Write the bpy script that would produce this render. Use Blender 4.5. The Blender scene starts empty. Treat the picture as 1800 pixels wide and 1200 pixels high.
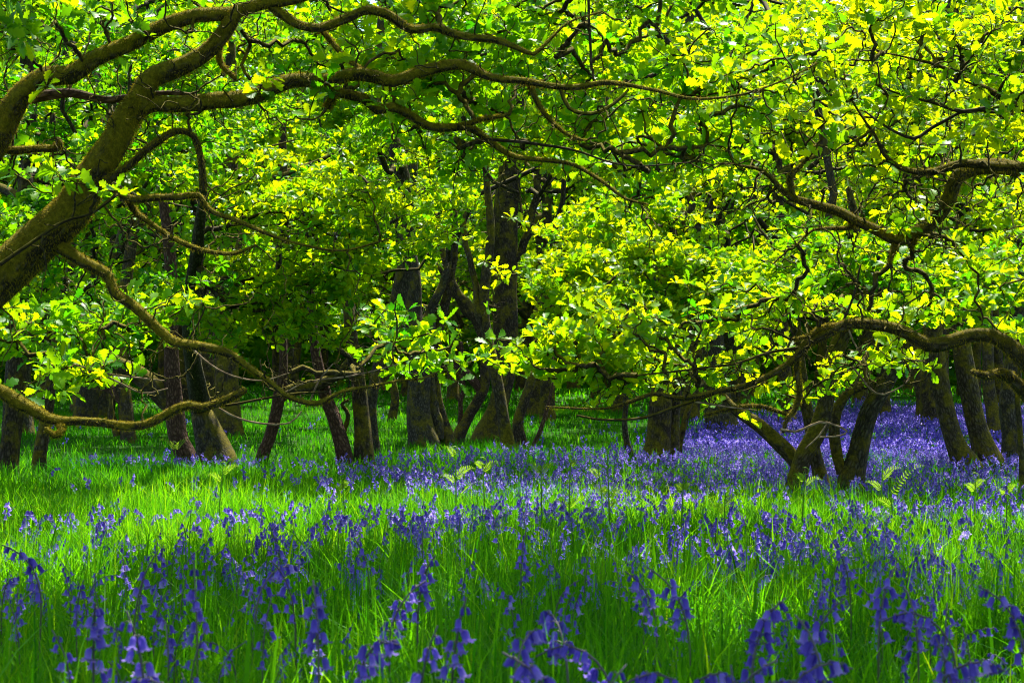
# Bluebell wood: gnarled mossy oaks over a meadow of grass and bluebells, lit through a gap in the canopy.
import bpy, math
import numpy as np

rng = np.random.default_rng(11)
S = bpy.context.scene
COL = S.collection
F = 3000.0            # focal length in pixels of the 1800 px wide photograph
CAMH = 0.68           # camera height, metres
HZ = 780.0            # row of the horizon


def P(px, py, D):
    """The point seen at photograph pixel (px, py) that stands D metres away."""
    return np.array([(px - 900.0) / F * D, D, CAMH + (HZ - py) / F * D])


TY = np.array([-60, 5, 6.5, 9, 11, 13, 20, 26, 35, 50, 80, 600.0])
TZ = np.array([0, 0, .03, .12, .20, .29, .52, .78, 1.225, 2.15, 3.6, 10.0])


def ground_z(x, y):
    """Height of the woodland floor: a level meadow, then a gentle bank under the trees."""
    x, y = np.asarray(x, float), np.asarray(y, float)
    n = .022 * np.sin(x * 1.7 + .5 * np.sin(y * .9)) * np.sin(y * 1.3 + 1) + .012 * np.sin(x * 4.1 + 2) * np.sin(y * 3.3)
    n = n + .05 * np.sin(x * .55 + 1) * np.sin(y * .42) * np.clip((y - 8) / 8, 0, 1)
    return np.interp(y, TY, TZ) + n


SUN = np.array([0.17, 0.44, 0.88])
SUN /= np.linalg.norm(SUN)

# ------------------------------------------------------------------ materials
def new_mat(name):
    m = bpy.data.materials.new(name)
    m.use_nodes = True
    nt = m.node_tree
    nt.nodes.clear()
    out = nt.nodes.new('ShaderNodeOutputMaterial')
    return m, nt, out


def N(nt, typ, **kw):
    n = nt.nodes.new(typ)
    for k, v in kw.items():
        setattr(n, k, v)
    return n


def ramp(nt, stops, interp='LINEAR'):
    n = nt.nodes.new('ShaderNodeValToRGB')
    cr = n.color_ramp
    cr.interpolation = interp
    while len(cr.elements) < len(stops):
        cr.elements.new(0.5)
    for e, (p, c) in zip(cr.elements, stops):
        e.position = p
        e.color = (c[0], c[1], c[2], 1)
    return n


def leafy(name, refl, trans, mix=0.5, rough=0.45, spec=0.35, noise=0.0):
    """Thin green tissue: reflects, and lets a yellower light through. The vertex attribute var picks the shade of each leaf."""
    m, nt, out = new_mat(name)
    L = nt.links
    a = N(nt, 'ShaderNodeAttribute', attribute_name='var')
    r1, r2 = ramp(nt, refl), ramp(nt, trans)
    L.new(a.outputs['Fac'], r1.inputs[0])
    L.new(a.outputs['Fac'], r2.inputs[0])
    p = N(nt, 'ShaderNodeBsdfPrincipled')
    p.inputs['Roughness'].default_value = rough
    p.inputs['Specular IOR Level'].default_value = spec
    t = N(nt, 'ShaderNodeBsdfTranslucent')
    L.new(r1.outputs[0], p.inputs['Base Color'])
    L.new(r2.outputs[0], t.inputs['Color'])
    mx = N(nt, 'ShaderNodeMixShader')
    mx.inputs[0].default_value = mix
    L.new(p.outputs[0], mx.inputs[1])
    L.new(t.outputs[0], mx.inputs[2])
    L.new(mx.outputs[0], out.inputs[0])
    return m


LEAF = leafy('oak_leaf',
             [(0, (0.014, 0.105, 0.003)), (0.5, (0.055, 0.20, 0.002)), (1, (0.13, 0.27, 0.002))],
             [(0, (0.06, 0.36, 0.002)), (0.5, (0.30, 0.60, 0.002)), (1, (0.66, 0.75, 0.002))], mix=0.52, rough=0.42, spec=0.13)
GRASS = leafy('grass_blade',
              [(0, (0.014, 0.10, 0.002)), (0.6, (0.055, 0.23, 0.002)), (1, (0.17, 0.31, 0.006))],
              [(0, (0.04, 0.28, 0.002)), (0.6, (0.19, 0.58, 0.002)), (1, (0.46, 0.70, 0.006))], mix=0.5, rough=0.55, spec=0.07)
FERN = leafy('fern_frond',
             [(0, (0.05, 0.17, 0.008)), (1, (0.17, 0.29, 0.02))],
             [(0, (0.16, 0.44, 0.008)), (1, (0.42, 0.60, 0.025))], mix=0.5)
PETAL = leafy('bluebell_petal',
              [(0, (0.055, 0.030, 0.34)), (0.5, (0.17, 0.105, 0.62)), (1, (0.46, 0.34, 0.80))],
              [(0, (0.08, 0.05, 0.48)), (0.5, (0.21, 0.15, 0.74)), (1, (0.48, 0.38, 0.88))], mix=0.38, rough=0.5, spec=0.25)
BSTEM = leafy('bluebell_stem',
              [(0, (0.06, 0.13, 0.015)), (0.6, (0.09, 0.11, 0.04)), (1, (0.10, 0.08, 0.12))],
              [(0, (0.06, 0.14, 0.01)), (1, (0.10, 0.08, 0.12))], mix=0.15)
MOSSFUR = leafy('moss_strand',
                [(0, (0.08, 0.07, 0.005)), (0.6, (0.26, 0.205, 0.010)), (1, (0.44, 0.34, 0.018))],
                [(0, (0.10, 0.09, 0.005)), (1, (0.40, 0.30, 0.015))], mix=0.35, rough=0.8, spec=0.1)


def bark_mat(name, furrow, ridge, pale, moss, moss_amt, bump=0.03, scale=1.0):
    m, nt, out = new_mat(name)
    L = nt.links
    a = N(nt, 'ShaderNodeAttribute', attribute_name='bark_co')
    mp = N(nt, 'ShaderNodeMapping')
    mp.inputs['Scale'].default_value = (1, 1, 0.42)
    L.new(a.outputs['Vector'], mp.inputs['Vector'])
    vo = N(nt, 'ShaderNodeTexVoronoi', feature='DISTANCE_TO_EDGE')
    vo.inputs['Scale'].default_value = 42 * scale
    n1 = N(nt, 'ShaderNodeTexNoise')
    n1.inputs['Scale'].default_value = 26 * scale
    n1.inputs['Detail'].default_value = 6
    n1.inputs['Roughness'].default_value = 0.7
    wv = N(nt, 'ShaderNodeVectorMath', operation='MULTIPLY_ADD')
    L.new(n1.outputs['Color'], wv.inputs[0])
    wv.inputs[1].default_value = (0.03, 0.03, 0.03)
    L.new(mp.outputs[0], wv.inputs[2])
    L.new(mp.outputs[0], n1.inputs['Vector'])
    L.new(wv.outputs[0], vo.inputs['Vector'])
    rv = ramp(nt, [(0.0, (0, 0, 0)), (0.35, (1, 1, 1))])
    L.new(vo.outputs['Distance'], rv.inputs[0])
    rb = ramp(nt, [(0.15, furrow), (0.5, ridge), (0.85, pale)])
    ad = N(nt, 'ShaderNodeMath', operation='MULTIPLY_ADD')
    L.new(rv.outputs[0], ad.inputs[0])
    ad.inputs[1].default_value = 0.45
    sb = N(nt, 'ShaderNodeMath', operation='MULTIPLY_ADD')
    L.new(n1.outputs['Fac'], sb.inputs[0])
    sb.inputs[1].default_value = 0.9
    sb.inputs[2].default_value = -0.15
    L.new(sb.outputs[0], ad.inputs[2])
    L.new(ad.outputs[0], rb.inputs[0])
    # moss: patches, thicker on whatever faces up
    n2 = N(nt, 'ShaderNodeTexNoise')
    n2.inputs['Scale'].default_value = 7
    n2.inputs['Detail'].default_value = 5
    n2.inputs['Roughness'].default_value = 0.65
    L.new(a.outputs['Vector'], n2.inputs['Vector'])
    g = N(nt, 'ShaderNodeNewGeometry')
    sx = N(nt, 'ShaderNodeSeparateXYZ')
    L.new(g.outputs['Normal'], sx.inputs[0])
    m1 = N(nt, 'ShaderNodeMath', operation='MULTIPLY_ADD')
    L.new(sx.outputs['Z'], m1.inputs[0])
    m1.inputs[1].default_value = 0.30
    L.new(n2.outputs['Fac'], m1.inputs[2])
    m2 = N(nt, 'ShaderNodeMapRange')
    L.new(m1.outputs[0], m2.inputs['Value'])
    m2.inputs['From Min'].default_value = 0.68 - 0.36 * moss_amt
    m2.inputs['From Max'].default_value = 0.84 - 0.36 * moss_amt
    n3 = N(nt, 'ShaderNodeTexNoise')
    n3.inputs['Scale'].default_value = 34
    n3.inputs['Detail'].default_value = 7
    n3.inputs['Roughness'].default_value = 0.8
    L.new(a.outputs['Vector'], n3.inputs['Vector'])
    rm = ramp(nt, [(0.30, (moss[0] * 0.18, moss[1] * 0.19, moss[2] * 0.4)), (0.5, (moss[0] * .8, moss[1] * .8, moss[2] * .8)), (0.70, (moss[0] * 1.8, moss[1] * 1.65, moss[2] * 1.5))])
    L.new(n3.outputs['Fac'], rm.inputs[0])
    mx = N(nt, 'ShaderNodeMix', data_type='RGBA')
    L.new(m2.outputs[0], mx.inputs[0])
    L.new(rb.outputs[0], mx.inputs[6])
    L.new(rm.outputs[0], mx.inputs[7])
    hm = N(nt, 'ShaderNodeMix', data_type='FLOAT')
    L.new(m2.outputs[0], hm.inputs[0])
    L.new(ad.outputs[0], hm.inputs[2])
    L.new(n3.outputs['Fac'], hm.inputs[3])
    bp = N(nt, 'ShaderNodeBump')
    bp.inputs['Strength'].default_value = 0.9
    bp.inputs['Distance'].default_value = bump
    L.new(hm.outputs[0], bp.inputs['Height'])
    p = N(nt, 'ShaderNodeBsdfPrincipled')
    p.inputs['Roughness'].default_value = 0.9
    p.inputs['Specular IOR Level'].default_value = 0.15
    L.new(mx.outputs[2], p.inputs['Base Color'])
    L.new(bp.outputs[0], p.inputs['Normal'])
    L.new(p.outputs[0], out.inputs[0])
    return m


BARKS = {
    'mossy': bark_mat('mossy_oak_bark', (0.012, 0.009, 0.006), (0.045, 0.035, 0.024), (0.10, 0.085, 0.065), (0.235, 0.205, 0.011), 0.95),
    'mossdark': bark_mat('moss_streaked_oak_bark', (0.014, 0.010, 0.006), (0.062, 0.048, 0.028), (0.13, 0.105, 0.07), (0.15, 0.125, 0.008), 0.66),
    'brown': bark_mat('brown_oak_bark', (0.010, 0.008, 0.005), (0.046, 0.034, 0.021), (0.105, 0.082, 0.056), (0.15, 0.125, 0.009), 0.6),
    'grey': bark_mat('grey_oak_bark', (0.012, 0.010, 0.007), (0.052, 0.045, 0.031), (0.120, 0.106, 0.075), (0.14, 0.12, 0.010), 0.5),
    'red': bark_mat('reddish_bare_bark', (0.018, 0.010, 0.006), (0.085, 0.046, 0.028), (0.18, 0.105, 0.07), (0.08, 0.07, 0.008), 0.05),
    'pale': bark_mat('pale_dead_twig_bark', (0.06, 0.04, 0.024), (0.26, 0.175, 0.11), (0.44, 0.33, 0.22), (0.10, 0.085, 0.01), 0.02, bump=0.003),
    'twig': bark_mat('dark_twig_bark', (0.010, 0.008, 0.006), (0.034, 0.027, 0.019), (0.085, 0.07, 0.052), (0.08, 0.066, 0.008), 0.30, bump=0.003),
}


def ground_material():
    m, nt, out = new_mat('woodland_floor')
    L = nt.links
    tc = N(nt, 'ShaderNodeTexCoord')
    n1 = N(nt, 'ShaderNodeTexNoise')
    n1.inputs['Scale'].default_value = 3.0
    n1.inputs['Detail'].default_value = 8
    n2 = N(nt, 'ShaderNodeTexNoise')
    n2.inputs['Scale'].default_value = 60.0
    n2.inputs['Detail'].default_value = 5
    L.new(tc.outputs['Object'], n1.inputs['Vector'])
    L.new(tc.outputs['Object'], n2.inputs['Vector'])
    r = ramp(nt, [(0.3, (0.010, 0.030, 0.003)), (0.5, (0.018, 0.062, 0.004)), (0.7, (0.03, 0.095, 0.006))])
    md = N(nt, 'ShaderNodeMath', operation='MULTIPLY_ADD')
    L.new(n2.outputs['Fac'], md.inputs[0])
    md.inputs[1].default_value = 0.6
    sb = N(nt, 'ShaderNodeMath', operation='MULTIPLY_ADD')
    L.new(n1.outputs['Fac'], sb.inputs[0])
    sb.inputs[1].default_value = 0.5
    sb.inputs[2].default_value = -0.05
    L.new(sb.outputs[0], md.inputs[2])
    L.new(md.outputs[0], r.inputs[0])
    bp = N(nt, 'ShaderNodeBump')
    bp.inputs['Distance'].default_value = 0.03
    L.new(n2.outputs['Fac'], bp.inputs['Height'])
    p = N(nt, 'ShaderNodeBsdfPrincipled')
    p.inputs['Roughness'].default_value = 0.95
    p.inputs['Specular IOR Level'].default_value = 0.1
    L.new(r.outputs[0], p.inputs['Base Color'])
    L.new(bp.outputs[0], p.inputs['Normal'])
    L.new(p.outputs[0], out.inputs[0])
    return m


GROUND = ground_material()

# ------------------------------------------------------------------ mesh helpers
def mesh(name, V, Q, mats, var=None, co=None, smooth=True, mat_idx=None):
    V = np.asarray(V, np.float32)
    Q = np.asarray(Q, np.int32)
    k = Q.shape[1]
    me = bpy.data.meshes.new(name)
    me.vertices.add(len(V))
    me.vertices.foreach_set('co', V.ravel())
    me.loops.add(Q.size)
    me.loops.foreach_set('vertex_index', Q.ravel())
    me.polygons.add(len(Q))
    me.polygons.foreach_set('loop_start', np.arange(0, Q.size, k, dtype=np.int32))
    me.polygons.foreach_set('use_smooth', np.full(len(Q), smooth))
    if not isinstance(mats, (list, tuple)):
        mats = [mats]
    for m in mats:
        me.materials.append(m)
    if mat_idx is not None:
        me.polygons.foreach_set('material_index', np.asarray(mat_idx, np.int32))
    if var is not None:
        at = me.attributes.new('var', 'FLOAT', 'POINT')
        at.data.foreach_set('value', np.asarray(var, np.float32))
    if co is not None:
        at = me.attributes.new('bark_co', 'FLOAT_VECTOR', 'POINT')
        at.data.foreach_set('vector', np.asarray(co, np.float32).ravel())
    me.update(calc_edges=True)
    return me


def obj(name, me, parent=None):
    o = bpy.data.objects.new(name, me)
    COL.objects.link(o)
    if parent is not None:
        o.parent = parent
    return o


def tag(o, label, cat, group=None, kind=None):
    if label:
        o['label'] = label
    if cat:
        o['category'] = cat
    if group:
        o['group'] = group
    if kind:
        o['kind'] = kind
    return o


def thing(name, loc, label, cat, group=None):
    o = obj(name, None)
    o.empty_display_size = 0.2
    o.location = [float(c) for c in loc]
    return tag(o, label, cat, group)


def spline(pts, step):
    """Catmull-Rom through rows of (x, y, z, r, ...), resampled about every step metres."""
    p = np.asarray(pts, float)
    p = np.vstack([2 * p[0] - p[1], p, 2 * p[-1] - p[-2]])
    out = []
    for i in range(1, len(p) - 2):
        n = max(2, int(np.linalg.norm(p[i + 1, :3] - p[i, :3]) / step))
        t = np.arange(n)[:, None] / n
        a, b, c, d = p[i - 1], p[i], p[i + 1], p[i + 2]
        out.append(0.5 * (2 * b + (c - a) * t + (2 * a - 5 * b + 4 * c - d) * t ** 2 + (3 * b - a - 3 * c + d) * t ** 3))
    out.append(p[-2][None])
    q = np.vstack(out)
    q[:, 3] = np.maximum(q[:, 3], 0.0008)
    return q


def tube(path, sides, lump=0.0, seed=0, flare=False, z0=0.0):
    """A tapering limb along path rows (x, y, z, r): vertices, quads, bark coordinates."""
    C, R = path[:, :3], path[:, 3]
    n = len(C)
    T = np.gradient(C, axis=0)
    T /= np.linalg.norm(T, axis=1)[:, None] + 1e-12
    u = np.cross(T[0], [0.3, 1.0, 0.2])
    u /= np.linalg.norm(u)
    U = np.zeros((n, 3))
    for i in range(n):
        u = u - T[i] * np.dot(u, T[i])
        u /= np.linalg.norm(u) + 1e-12
        U[i] = u
    Wv = np.cross(T, U)
    a = np.arange(sides) / sides * 2 * np.pi
    s = np.concatenate([[0], np.cumsum(np.linalg.norm(np.diff(C, axis=0), axis=1))])
    r = np.random.default_rng(seed)
    k = np.ones((n, sides))
    if lump:
        for _ in range(7):
            f = r.integers(1, 5)
            w = r.uniform(.1, .9) / max(.02, R.max())
            k += lump * 0.35 * np.sin(f * a[None, :] + w * s[:, None] + r.uniform(0, 6.28)) * r.uniform(0.4, 1)
        for _ in range(max(2, int(s[-1] * (2.2 if R.max() < .09 else 1.2)))):      # knots and swellings
            i0, a0 = r.uniform(0, s[-1]), r.uniform(0, 6.28)
            da = np.angle(np.exp(1j * (a[None, :] - a0)))
            k += lump * 1.5 * np.exp(-((s[:, None] - i0) / (.02 + .7 * R.max())) ** 2 - (da / 0.6) ** 2) * r.uniform(0.3, 1)
    if flare:
        z = np.maximum(C[:, 2] - z0, 0)[:, None]
        ph = r.uniform(0, 6.28)
        k *= 1 + 0.15 * np.exp(-z / 0.16) * (1 + 0.45 * np.cos(4 * a[None, :] + ph) + 0.3 * np.cos(7 * a[None, :] + 2 * ph))
    rr = R[:, None] * k
    V = C[:, None, :] + rr[..., None] * (np.cos(a)[None, :, None] * U[:, None, :] + np.sin(a)[None, :, None] * Wv[:, None, :])
    V = V.reshape(-1, 3)
    co = np.stack([np.cos(a)[None, :] * R[:, None], np.sin(a)[None, :] * R[:, None], np.broadcast_to(s[:, None], (n, sides))], -1).reshape(-1, 3) + seed * 0.37
    i = np.arange(n - 1)[:, None] * sides
    j = np.arange(sides)[None, :]
    j2 = (j + 1) % sides
    Q = np.stack([i + j, i + j2, i + sides + j2, i + sides + j], -1).reshape(-1, 4)
    # close the tip with a collapsed ring
    tip = C[-1] + T[-1] * R[-1] * 0.7
    V = np.vstack([V, np.repeat(tip[None], sides, 0)])
    co = np.vstack([co, co[-sides:]])
    b = (n - 1) * sides
    Q = np.vstack([Q, np.stack([b + j[0], b + j2[0], b + sides + j2[0], b + sides + j[0]], -1)])
    return V, Q, co


def merge(parts):
    Vs, Qs, Cs, o = [], [], [], 0
    for V, Q, c in parts:
        Vs.append(V)
        Qs.append(Q + o)
        Cs.append(c)
        o += len(V)
    return np.vstack(Vs), np.vstack(Qs), (np.vstack(Cs) if Cs[0].ndim == 2 else np.concatenate(Cs))


def edge_tubes(A, R, sides=4):
    """Many short limbs at once. A: (E, K, 3) points, R: (E, K) radii."""
    E, K, _ = A.shape
    T = np.gradient(A, axis=1)
    T /= np.linalg.norm(T, axis=2)[..., None] + 1e-9
    ref = np.where(np.abs(T[:, :1, 2:3]) > 0.9, np.array([1.0, 0, 0]), np.array([0, 0, 1.0]))
    U = np.cross(T, np.broadcast_to(ref, T.shape))
    U /= np.linalg.norm(U, axis=2)[..., None] + 1e-9
    Wv = np.cross(T, U)
    a = np.arange(sides) / sides * 2 * np.pi
    V = A[:, :, None, :] + R[:, :, None, None] * (np.cos(a)[None, None, :, None] * U[:, :, None, :] + np.sin(a)[None, None, :, None] * Wv[:, :, None, :])
    V = V.reshape(-1, 3)
    e = np.arange(E)[:, None, None] * K * sides
    i = np.arange(K - 1)[None, :, None] * sides
    j = np.arange(sides)[None, None, :]
    j2 = (j + 1) % sides
    Q = np.stack([e + i + j, e + i + j2, e + i + sides + j2, e + i + sides + j], -1).reshape(-1, 4)
    return V, Q, V.copy()


# ------------------------------------------------------------------ oak leaves
def leaf_template(st, mid=True, droop=0.25, fold=0.25, twist=0.0):
    t = np.array([s[0] for s in st])
    w = np.array([s[1] for s in st])
    z = -droop * t ** 2
    lx = t - 0.10 * np.array([s[2] if len(s) > 2 else 0 for s in st])
    tw = twist * t
    left = np.stack([lx, w * np.cos(tw), z + w * fold + w * np.sin(tw)], 1)
    right = np.stack([lx, -w * np.cos(tw), z + w * fold - w * np.sin(tw)], 1)
    cen = np.stack([t, 0 * t, z], 1)
    n = len(t)
    if mid:
        V = np.stack([left, cen, right], 1).reshape(-1, 3)
        q = []
        for i in range(n - 1):
            for k in (0, 1):
                q.append((i * 3 + k, i * 3 + k + 1, i * 3 + 4 + k, i * 3 + 3 + k))
    else:
        V = np.stack([left, right], 1).reshape(-1, 3)
        q = [(i * 2, i * 2 + 1, i * 2 + 3, i * 2 + 2) for i in range(n - 1)]
    return V, np.array(q)


ST_NEAR = [(0, .012), (.10, .02), (.16, .075), (.23, .10, -.2), (.28, .055), (.36, .15), (.43, .19, -.2), (.48, .10), (.57, .21), (.66, .27, -.2), (.70, .16), (.78, .23), (.86, .25, -.2), (.89, .13), (.95, .12), (1.0, .03)]
ST_MID = [(0, .012), (.14, .03), (.22, .11), (.30, .06), (.42, .20), (.50, .11), (.65, .28), (.72, .17), (.86, .25), (1.0, .05)]
ST_FAR = [(0, .02), (.22, .12), (.36, .07), (.64, .28), (.74, .16), (.90, .22), (1.0, .05)]
TEMPL = {
    0: [leaf_template(ST_NEAR, True, d, f, w) for d, f, w in ((.15, .15, .3), (.35, .35, -.4), (-.05, .25, .5), (.5, .1, -.2))],
    1: [leaf_template(ST_MID, True, d, f, w) for d, f, w in ((.15, .2, .3), (.4, .35, -.4), (0, .3, .4))],
    2: [leaf_template(ST_FAR, False, d, 0, w) for d, w in ((.2, .4), (.45, -.5), (0, .2))],
}


def unit(v):
    return v / (np.linalg.norm(v, axis=-1, keepdims=True) + 1e-9)


def rosettes(pos, out_dir, lod, size, per, var0, var_sd, r):
    """Oak foliage: at each twig tip in pos a rosette of lobed leaves. Returns V, Q, var."""
    n = len(pos)
    cnt = r.integers(per[0], per[1] + 1, n)
    idx = np.repeat(np.arange(n), cnt)
    m = len(idx)
    axis = unit(np.stack([r.normal(0, .45, n), r.normal(0, .45, n) - 0.12, np.full(n, .8)], 1) + 0.5 * out_dir)
    ref = unit(np.cross(axis, r.normal(0, 1, (n, 3))))
    ref2 = np.cross(axis, ref)
    k = np.concatenate([np.arange(c) for c in cnt])
    ang = k * 2.39996 + r.uniform(-.4, .4, m)
    el = r.normal(0.30, .38, m)
    ax = axis[idx]
    d = unit(np.cos(el)[:, None] * (np.cos(ang)[:, None] * ref[idx] + np.sin(ang)[:, None] * ref2[idx]) + np.sin(el)[:, None] * ax)
    nn = ax - d * np.sum(ax * d, 1)[:, None] + r.normal(0, .55, (m, 3))
    nn = unit(nn - d * np.sum(nn * d, 1)[:, None])
    b = np.cross(nn, d)
    sc = size * r.uniform(0.5, 1.2, m)
    base = pos[idx] + d * 0.12 * size
    vr = np.repeat(np.clip(var0 + r.normal(0, var_sd, n), 0, 1), cnt) + r.normal(0, .12, m)
    tp = TEMPL[lod]
    which = r.integers(0, len(tp), m)
    Vs, Qs, va, o = [], [], [], 0
    for w, (TV, TQ) in enumerate(tp):
        s = np.nonzero(which == w)[0]
        if not len(s):
            continue
        ys = r.uniform(.85, 1.2, len(s))
        V = base[s][:, None, :] + sc[s][:, None, None] * (TV[None, :, 0:1] * d[s][:, None, :] + TV[None, :, 1:2] * ys[:, None, None] * b[s][:, None, :] + TV[None, :, 2:3] * nn[s][:, None, :])
        Q = (np.arange(len(s)) * len(TV))[:, None, None] + TQ[None]
        Vs.append(V.reshape(-1, 3))
        Qs.append(Q.reshape(-1, 4) + o)
        va.append(np.repeat(np.clip(vr[s], 0, 1), len(TV)))
        o += len(s) * len(TV)
    return np.vstack(Vs), np.vstack(Qs), np.concatenate(va)


def pad_points(c, rx, ry, rz, n, r):
    """Twig tips of one leafy bough: flat sprays stacked through an ellipsoid."""
    out = []
    left = n
    while left > 0:
        k = min(left, int(r.integers(7, 15)))
        d = unit(r.normal(0, 1, 3)) * r.uniform(0, 1) ** 0.45
        cc = np.asarray(c) + d * np.array([rx, ry, rz])
        rad = r.uniform(.12, .32)
        a = r.uniform(0, 6.283, k)
        q = np.sqrt(r.uniform(0, 1, k)) * rad
        tilt = r.normal(0, .28, 2)
        pz = q * np.cos(a) * tilt[0] + q * np.sin(a) * tilt[1] + r.normal(0, .02, k)
        out.append(cc + np.stack([q * np.cos(a), q * np.sin(a), pz], 1))
        left -= k
    return np.vstack(out)


def grow(skel, tips, bf=0.35):
    """Join every tip to the nearest limb or earlier twig, short ways first. Returns parent positions' index, counts, nodes."""
    M, n = len(skel), len(tips)
    dmin = np.empty(n)
    for i in range(0, n, 400):
        dmin[i:i + 400] = np.min(np.linalg.norm(tips[i:i + 400, None, :] - skel[None], axis=2), axis=1)
    order = np.argsort(dmin)
    nodes = np.empty((M + n, 3))
    nodes[:M] = skel
    path = np.zeros(M + n)
    par = np.empty(n, int)
    nd = M
    for t in tips[order]:
        d = np.sqrt(np.sum((nodes[:nd] - t) ** 2, axis=1))
        j = int(np.argmin(d + bf * path[:nd]))
        par[nd - M] = j
        path[nd] = path[j] + d[j]
        nodes[nd] = t
        nd += 1
    cnt = np.ones(M + n)
    for i in range(n - 1, -1, -1):
        cnt[par[i]] += cnt[M + i]
    return nodes, par, cnt[M:], M


def twig_mesh(skel, tips, r, rmin=0.0016, kk=0.5, sides=4, rmax=.034):
    nodes, par, cnt, M = grow(skel, tips)
    a, b = nodes[par], nodes[M:]
    L = np.linalg.norm(b - a, axis=1)
    K = 6
    t = np.linspace(0, 1, K)
    A = a[:, None, :] + (b - a)[:, None, :] * t[None, :, None]
    wob = r.normal(0, 1, (len(a), K, 3)) * (L * 0.055)[:, None, None] * np.sin(np.pi * t)[None, :, None]
    wob += (r.normal(0, 1, (len(a), 1, 3)) * (L * 0.07)[:, None, None]) * np.sin(np.pi * t)[None, :, None]
    A = A + wob
    r1 = np.minimum(rmin * cnt ** kk, rmax)
    R = r1[:, None] * (1.12 - 0.2 * t)[None, :]
    return edge_tubes(A, R, sides), unit(b - a)


# ------------------------------------------------------------------ trees
BAND = (8.0, 13.0)    # strip of ground that the gap in the canopy lets the sun reach


def sun_foot(p):
    return p - SUN * (p[:, 2:3] / SUN[2])


def open_gap(tips, r, keep=0.05):
    f = sun_foot(tips)
    bad = (tips[:, 2] > .262 * tips[:, 1] + .6) & (f[:, 1] > BAND[0]) & (f[:, 1] < BAND[1]) & (np.abs(f[:, 0]) < 8)
    return tips[~bad | (r.uniform(0, 1, len(tips)) < keep)]


# where one sees in under the boughs (px0, py0, px1, py1, share of the twigs kept)
OPEN = [(-300, 645, 2100, 900, .02), (620, 470, 935, 645, .07), (640, 380, 900, 470, .35), (-300, 585, 330, 645, .3), (0, 380, 330, 585, .6), (1400, 590, 2100, 645, .25), (850, 250, 960, 470, .35), (1330, 300, 1560, 420, .45), (380, 590, 620, 645, .6)]


def open_view(tips, r):
    px, py = 900 + tips[:, 0] / tips[:, 1] * F, HZ - (tips[:, 2] - CAMH) / tips[:, 1] * F
    keep = np.ones(len(tips))
    for x0, y0, x1, y1, k in OPEN:
        keep = np.where((px > x0) & (px < x1) & (py > y0) & (py < y1), np.minimum(keep, k), keep)
    return tips[r.uniform(0, 1, len(tips)) < keep]


def px_path(st, D):
    rows = []
    for s in st:
        d = D + (s[3] if len(s) > 3 else 0)
        p = P(s[0], s[1], d)
        rows.append((*p, s[2] / 2 / F * d))
    return rows


def strands(paths, n, r, length=(.006, .016), width=.0009, origin=(0, 0, 0)):
    """Moss fur on limbs: short strands that stand off the upper side and hang from the lower."""
    segs = []
    wts = []
    for p in paths:
        for i in range(len(p) - 1):
            segs.append((p[i], p[i + 1]))
            wts.append(np.linalg.norm(p[i + 1, :3] - p[i, :3]) * p[i, 3])
    A = np.array([s[0] for s in segs])
    B = np.array([s[1] for s in segs])
    w = np.array(wts)
    k = r.choice(len(A), n, p=w / w.sum())
    t = r.uniform(0, 1, n)[:, None]
    c = A[k] * (1 - t) + B[k] * t
    T = unit(B[k][:, :3] - A[k][:, :3])
    nr = r.normal(0, 1, (n, 3))
    nr[:, 2] += 0.55
    nr = unit(nr - T * np.sum(nr * T, 1)[:, None])
    base = c[:, :3] + nr * c[:, 3:4] * 1.0
    ln = r.uniform(*length, n)[:, None]
    d = unit(nr + r.normal(0, .45, (n, 3)) + np.array([0, 0, -0.55]))
    side = unit(np.cross(d, r.normal(0, 1, (n, 3)))) * width
    V = np.stack([base - side, base + side, base + d * ln * .6 + side * .8 + np.array([0, 0, -.001]), base + d * ln - np.array([0, 0, .004])], 1).reshape(-1, 3)
    Q = np.arange(n * 4).reshape(-1, 4)
    clump = 0.5 + 0.5 * np.sin(base[:, 0] * 37 + 1.3 * np.sin(base[:, 2] * 41)) * np.sin(base[:, 2] * 33 + base[:, 1] * 29)
    var = np.clip(np.repeat(r.normal(.35, .22, n) + .4 * clump, 4), 0, 1)
    return V - np.asarray(origin), Q, var


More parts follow.
